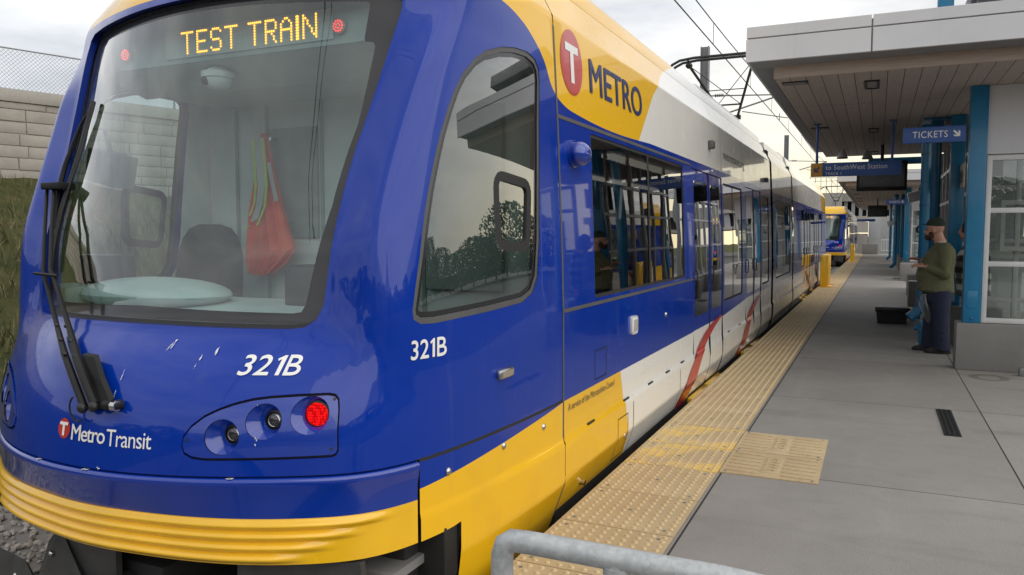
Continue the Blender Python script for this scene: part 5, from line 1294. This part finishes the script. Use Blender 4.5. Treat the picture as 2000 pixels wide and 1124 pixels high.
wf = empty('white_railing', (.3, 70, 0), 'white picket railing across the far end of the platform', 'railing'); mb = MB(); mb.tube([(0, 0, 1.0), (3.4, 0, 1.0)], .03, 6); mb.tube([(0, 0, .15), (3.4, 0, .15)], .025, 6)
for k in range(18): mb.tube([(k * .2, 0, .1), (k * .2, 0, 1.0)], .018, 5)
mb.build('pickets', M['frame'], wf)
rp = empty('access_ramp', (-3.4, 78, 0), 'pale ramp parapets climbing behind the far train', 'ramp')
mb = MB(); mb.prism([(0, 0, -.4), (2.6, 0, -.4), (2.6, 0, 1.3), (0, 0, 2.1)], (0, .3, 0)); mb.prism([(0, 3, 1.6), (2.6, 3, 1.6), (2.6, 3, 2.6), (0, 3, 2.9)], (0, .3, 0)); mb.build('parapet', M['wallconc'], rp, False)
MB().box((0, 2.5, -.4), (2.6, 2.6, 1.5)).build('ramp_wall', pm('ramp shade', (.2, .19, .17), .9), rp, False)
# ------------------------------------------------------------------ what the paintwork reflects: trees and tents across the car park
def tree_mesh(h, seed):
    rd = random.Random(seed); P = []; F = []
    for _ in range(3200):
        t = rd.random(); z = h * (.10 + .90 * t); rr = h * .50 * (math.sin(math.pi * (.14 + .80 * t)) ** .55) * (.55 + .45 * rd.random()); a = rd.uniform(0, 6.283); lump = 1 + .25 * math.sin(a * 3 + t * 9)
        c = Vector((rr * lump * math.cos(a), rr * lump * math.sin(a), z)); s_ = h * rd.uniform(.014, .034); n = Vector((rd.gauss(0, 1), rd.gauss(0, 1), rd.gauss(0, .7))).normalized(); u = n.orthogonal().normalized(); v = n.cross(u); i = len(P)
        P.extend([tuple(c + u * s_), tuple(c + v * s_ * .6), tuple(c - u * s_), tuple(c - v * s_ * .6)]); F.append((i, i + 1, i + 2, i + 3))
    me = bpy.data.meshes.new('crown'); me.from_pydata(P, [], F); return me
tms = [tree_mesh(9, 1), tree_mesh(11, 2), tree_mesh(7.5, 3)]
spots_ = [(20 + 62 * math.sin(R(a)), 5 + 62 * math.cos(R(a)), i % 3, (.72 if i % 11 == 4 else .40 + .26 * random.random())) for i, a in enumerate(range(8, 236, 3))]
for i, (x, y, k, s_) in enumerate(spots_):
    e = empty('broadleaf_tree', (x, y, GZ), 'dark leafy tree across the car park, seen only in the paint and window reflections', 'tree', 'trees across the car park', i * 1.3); e.scale = (s_ * 1.9, s_ * 1.9, s_)
    link('crown', tms[k], M['leaf'], e, False); MB().tube([(0, 0, 0), (.1, 0, 2.2), (0, .1, 5.2)], [.22, .16, .07], 8).build('trunk', M['bark'], e)
def tent(x, y, s_, label):
    e = empty('party_tent', (x, y, GZ), label, 'tent', 'white tents'); mb = MB(); n = 4; rings = []
    for rr, z in ((2.2, 2.5), (2.22, 2.2)): pass
    prof_ = [(2.2, 2.15), (2.2, 2.45), (1.5, 2.75), (.85, 3.3), (.35, 4.1), (.04, 4.7)]
    mb.loft([[(r_ * sx, r_ * sy, z) for sx, sy in ((-1, -1), (1, -1), (1, 1), (-1, 1))] for r_, z in prof_]); mb.build('tent_roof', M['frame'], e, False)
    for sx in (-1, 1):
        for sy in (-1, 1): MB().tube([(2.1 * sx, 2.1 * sy, 0), (2.1 * sx, 2.1 * sy, 2.2)], .04, 6).build('tent_pole', M['frame'], e)
    e.scale = (s_,) * 3
tent(11.5, -3.5, 1.0, 'white peaked tent across the car park, seen in the cab side window')
# ------------------------------------------------------------------ people
def ring(c, a, b, n=18, rot=None, sq=0.):
    """ellipse ring round c, half axes a (x) and b (y), optional tilt"""
    o = []
    for k in range(n):
        t = 2 * math.pi * k / n; ct, st = math.cos(t), math.sin(t)
        v = Vector((a * ct, b * st, 0)); o.append(Vector(c) + (rot @ v if rot is not None else v))
    return o
def limb(mb, pts, rs, n=14):
    mb.tube(pts, rs, n); mb.ell(pts[0], (rs[0],) * 3, 12, 8); mb.ell(pts[-1], (rs[-1],) * 3, 12, 8)
def hand(mb, wrist, d, up, s=1., curl=.5, thumb=1):
    """palm with four bent fingers and a thumb; d = pointing direction, up = back of the hand"""
    d = Vector(d).normalized(); up = Vector(up); up = (up - d * up.dot(d)).normalized(); sd = d.cross(up) * thumb
    w_ = Vector(wrist); pc_ = w_ + d * .05 * s
    q = Matrix((sd, d, up)).transposed()
    mb.ell(pc_, (.040 * s, .055 * s, .016 * s), 14, 10, rot=q)
    for i, (o, l) in enumerate(((-.030, .060), (-.010, .074), (.010, .080), (.030, .068))):
        a = pc_ + d * .045 * s + sd * o * s; c1 = (d - up * curl * .5).normalized(); c2 = (d * .7 - up * curl).normalized(); c3 = (d * .3 - up * curl * 1.4).normalized()
        b = a + c1 * l * .45 * s; c = b + c2 * l * .33 * s; e = c + c3 * l * .27 * s
        mb.tube([a - d * .02 * s, a, b, c, e], [.0095 * s, .0095 * s, .009 * s, .0085 * s, .0065 * s], 8)
    t0 = pc_ + sd * .034 * s - d * .02 * s; t1 = t0 + (sd * .8 + d * .7 - up * .2).normalized() * .036 * s; t2 = t1 + (sd * .35 + d * .9 - up * .35).normalized() * .03 * s
    mb.tube([t0 - sd * .012, t0, t1, t2], [.012 * s, .0125 * s, .0105 * s, .008 * s], 8)
def head(mb, c, fw, s=1.):
    """skull, face, nose, ears, jaw, neck; fw = facing direction (horizontal)"""
    f = Vector(fw).normalized(); r_ = Vector((0, 0, 1)).cross(f) * -1; u = Vector((0, 0, 1)); q = Matrix((r_, f, u)).transposed(); c = Vector(c)
    P_ = lambda x, y, z: c + q @ Vector((x * s, y * s, z * s))
    mb.ell(P_(0, -.008, .03), (.077 * s, .097 * s, .10 * s), 20, 14, rot=q)
    mb.ell(P_(0, .028, -.045), (.060 * s, .066 * s, .072 * s), 18, 12, rot=q)
    mb.ell(P_(0, .072, -.085), (.028 * s, .022 * s, .02 * s), 12, 8, rot=q)
    mb.tube([P_(0, .088, .02), P_(0, .108, -.025), P_(0, .094, -.035)], [.010 * s, .016 * s, .012 * s], 10)
    for sx in (-1, 1):
        mb.ell(P_(sx * .079, -.012, -.012), (.010 * s, .021 * s, .032 * s), 10, 8, rot=q)
        mb.ell(P_(sx * .03, .078, .022), (.02 * s, .014 * s, .008 * s), 10, 6, rot=q)
    mb.ell(P_(0, .085, -.062), (.026 * s, .012 * s, .008 * s), 10, 6, rot=q)
    return P_, q
def person_olive():
    X, Y = .70, 11.42
    e = empty('person', (X, Y, 0), 'bearded man in dark green cap, olive shirt and navy trousers, facing the track', 'person')
    # he faces -x; local frame: forward = -x, his right = +y... built in place, one body
    fw = Vector((-1, .10, 0)).normalized()
    b = MB()
    hc = (-.035, .02, 1.575); P_, q = head(b, hc, (-1, .35, 0), 1.06)
    b.tube([(.055, 0, 1.30), (.03, 0, 1.42), (-.005, .01, 1.52)], [.085, .07, .066], 14)
    # torso: big belly forward
    tor = [((.03, 0, .76), .165, .18), ((.0, 0, .88), .19, .195), ((-.02, 0, 1.0), .20, .205), ((-.0, 0, 1.12), .185, .21), ((.035, 0, 1.24), .165, .215), ((.06, 0, 1.33), .125, .19), ((.06, 0, 1.39), .085, .11)]
    b.loft([ring(c, a, bb) for c, a, bb in tor])
    # legs
    legs = [[(.05, -.095, .80), (.06, -.11, .46), (.085, -.115, .09)], [(.02, .10, .80), (-.02, .11, .46), (-.045, .115, .09)]]
    for L in legs: limb(b, L, [.105, .075, .05])
    # arms: elbow at the side, forearm forward
    armn = [(.075, -.20, 1.33), (.085, -.245, 1.02), (-.13, -.20, 1.115)]; armf = [(.06, .20, 1.33), (.06, .25, 1.04), (-.17, .16, 1.18)]
    for A in (armn, armf): b.tube([A[0], A[1], A[2]], [.062, .048, .034], 12); b.ell(A[1], (.048,) * 3, 12, 8)
    hand(b, (-.135, -.20, 1.117), (-1, .05, .12), (.1, -.5, .8), 1.0, .55, 1); hand(b, (-.175, .16, 1.183), (-1, -.1, .22), (.2, .4, .85), 1.0, .5, -1)
    body = remesh(b, 'body', M['skin'], e, .0085, 3)
    # shirt
    s_ = MB(); k = 1.0
    s_.loft([ring((.035, 0, .775), .185, .20), ring((.0, 0, .80), .215, .215)] + [ring(c, a + .018, bb + .018) for c, a, bb in tor[1:-1]] + [ring((.058, 0, 1.385), .098, .12), ring((.045, 0, 1.415), .078, .082)])
    for A in (armn, armf):
        s_.tube([A[0], Vector(A[0]).lerp(Vector(A[1]), .5), A[1], Vector(A[1]).lerp(Vector(A[2]), .5), Vector(A[1]).lerp(Vector(A[2]), .93)], [.085, .078, .070, .060, .049], 14); s_.ell(A[1], (.071,) * 3, 12, 8); s_.ell(A[0], (.088, .08, .085), 12, 8)
        for t in (.25, .6): 
            p = Vector(A[0]).lerp(Vector(A[1]), t); s_.tube([p + Vector((-.07, 0, .01)), p + Vector((0, -.07 if A is armn else .07, -.008)), p + Vector((.07, 0, .012))], .013, 6)
    for z, y in ((.95, .2), (1.06, .21), (.86, .18)): s_.tube([(-.20, -.10, z), (-.05, -y - .012, z + .03), (.14, -.16, z - .02)], .012, 6)
    remesh(s_, 'shirt', M['olive'], e, .011, 3)
    MB().tube([(.045 + .066 * math.cos(a), .066 * math.sin(a), 1.415 - .02 * math.cos(a)) for a in [2 * math.pi * k / 20 for k in range(21)]], .009, 8).build('collar', M['frame'], e)
    t = MB(); t.loft([ring((.03, 0, .845), .17, .185), ring((.03, 0, .72), .19, .195), ring((.035, 0, .66), .18, .19)])
    for L, dx in ((legs[0], 0), (legs[1], 0)):
        L = [Vector(p) for p in L]; t.tube([L[0], L[0].lerp(L[1], .5), L[1], L[1].lerp(L[2], .5), L[2] + Vector((.0, 0, .0)), L[2] + Vector((-.005, 0, -.045))], [.125, .115, .105, .10, .098, .105], 16)
        for z in (.12, .19, .27): t.tube([(L[2].x - .09, L[2].y - .02, z), (L[2].x, L[2].y - .098, z + .02), (L[2].x + .09, L[2].y - .02, z - .01)], .013, 6)
    remesh(t, 'trousers', M['trousers'], e, .012, 3)
    for L in legs:
        x, y = L[2][0], L[2][1]; m_ = MB()
        m_.loft([ring((x - .05 + dx, y, z), a, b_, 16) for z, dx, a, b_ in ((.0, 0, .150, .050), (.02, 0, .155, .054), (.045, .005, .145, .052), (.075, .03, .105, .05), (.11, .05, .06, .05))]); m_.build('shoe', M['shoe'], e)
    # cap and beard
    cp_ = MB(); cp_.ell(P_(0, -.012, .075), (.087, .108, .082), 20, 12, rot=q); cp_.loft([[P_(.075 * math.sin(a) * w_, .085 + .065 * math.cos(a) * w_ - .01, z) for a in [2 * math.pi * k / 18 for k in range(18)]] for w_, z in ((1, .062), (1.02, .068), (.9, .074))])
    cp_.build('cap', M['cap'], e)
    bd = MB(); bd.ell(P_(0, .062, -.085), (.058, .048, .050), 16, 10, rot=q)
    for sx in (-1, 1): bd.ell(P_(sx * .058, .022, -.065), (.016, .035, .05), 12, 8, rot=q)
    remesh(bd, 'beard', M['beard'], e, .008, 2)
    eb = MB()
    for sx in (-1, 1): eb.ell(P_(sx * .031, .086, .008), (.012, .007, .006), 10, 6, rot=q)
    eb.build('eyes', M['beard'], e)
    return e
olive = person_olive()
def person_plaid():
    e = empty('person', (1.14, 11.95, 0), 'man in black hood and grey plaid shirt, half hidden behind the nearest blue column', 'person')
    b = MB(); P_, q = head(b, (-.05, .02, 1.56), (-1, .2, 0), 1.02)
    b.tube([(.02, 0, 1.28), (.0, 0, 1.42), (-.03, .01, 1.5)], [.085, .068, .062], 14)
    tor = [((.03, 0, .80), .15, .18), ((.02, 0, .95), .165, .19), ((.01, 0, 1.1), .165, .20), ((.02, 0, 1.24), .15, .21), ((.03, 0, 1.33), .11, .17), ((.03, 0, 1.38), .08, .1)]
    b.loft([ring(c, a, bb) for c, a, bb in tor])
    legs = [[(.03, -.09, .82), (.03, -.10, .46), (.05, -.10, .09)], [(.02, .09, .82), (.01, .10, .46), (.02, .11, .09)]]
    for L in legs: limb(b, L, [.10, .07, .05])
    arms = [[(.03, -.20, 1.32), (.08, -.26, 1.02), (.06, -.25, .80)], [(.03, .20, 1.32), (.10, .25, 1.03), (.0, .27, .82)]]
    for A in arms: b.tube(A, [.06, .046, .034], 12); b.ell(A[1], (.046,) * 3, 12, 8)
    hand(b, (.06, -.25, .80), (-.1, 0, -1), (0, -1, 0), 1., .35, 1); hand(b, (0, .27, .82), (-.15, 0, -1), (0, 1, 0), 1., .35, -1)
    remesh(b, 'body', M['skin'], e, .0095, 3)
    s_ = MB(); s_.loft([ring((.03, 0, .72), .215, .225)] + [ring(c, a + .045, bb + .035) for c, a, bb in tor[:-1]] + [ring((.02, 0, 1.40), .09, .10)])
    for A in arms: s_.tube([A[0], A[1], Vector(A[1]).lerp(Vector(A[2]), .95)], [.095, .082, .068], 14); s_.ell(A[1], (.083,) * 3, 12, 8); s_.ell(A[0], (.095,) * 3, 12, 8)
    s_.tube([(-.07, -.06, 1.36), (-.09, 0, 1.30), (-.07, .06, 1.36)], .03, 8)
    remesh(s_, 'flannel_shirt', M['plaid'], e, .012, 3)
    h_ = MB(); h_.ell(P_(0, -.018, .03), (.095, .105, .125), 20, 14, rot=q); h_.ell(P_(0, -.03, -.075), (.085, .085, .09), 16, 10, rot=q); remesh(h_, 'hood', M['shoe'], e, .011, 3)
    t = MB(); t.loft([ring((.03, 0, .84), .16, .185), ring((.03, 0, .70), .165, .185)])
    for L in legs: t.tube([L[0], L[1], L[2], (L[2][0], L[2][1], .05)], [.115, .095, .085, .088], 14)
    remesh(t, 'jeans', pm('grey jeans', (.05, .052, .06), .9, bump=.3, bscale=120), e, .013, 3)
    for L in legs:
        x, y = L[2][0], L[2][1]; m_ = MB(); m_.loft([ring((x - .05 + dx, y, z), a, b_, 16) for z, dx, a, b_ in ((.0, 0, .14, .048), (.03, 0, .145, .052), (.07, .03, .10, .05), (.10, .05, .055, .048))]); m_.build('shoe', M['shoe'], e)
    return e
person_plaid()
# clear bag held by the man in olive
bg_ = empty('plastic_bag', (.575, 11.25, .40), 'crumpled clear plastic bag hanging in front of the legs of the man in olive', 'bag')
mb = MB(); rr = []
for j, (z, w_, x) in enumerate(((.36, .03, -.02), (.30, .055, -.04), (.2, .06, -.02), (.08, .045, .02), (0, .02, .05))): rr.append([(x + w_ * math.cos(a) * (1 + .15 * math.sin(3 * a + j)), w_ * .45 * math.sin(a) * (1 + .2 * math.cos(2 * a + j)), z) for a in [2 * math.pi * k / 16 for k in range(16)]])
mb.loft(rr); mb.build('bag_film', M['bag'], bg_)
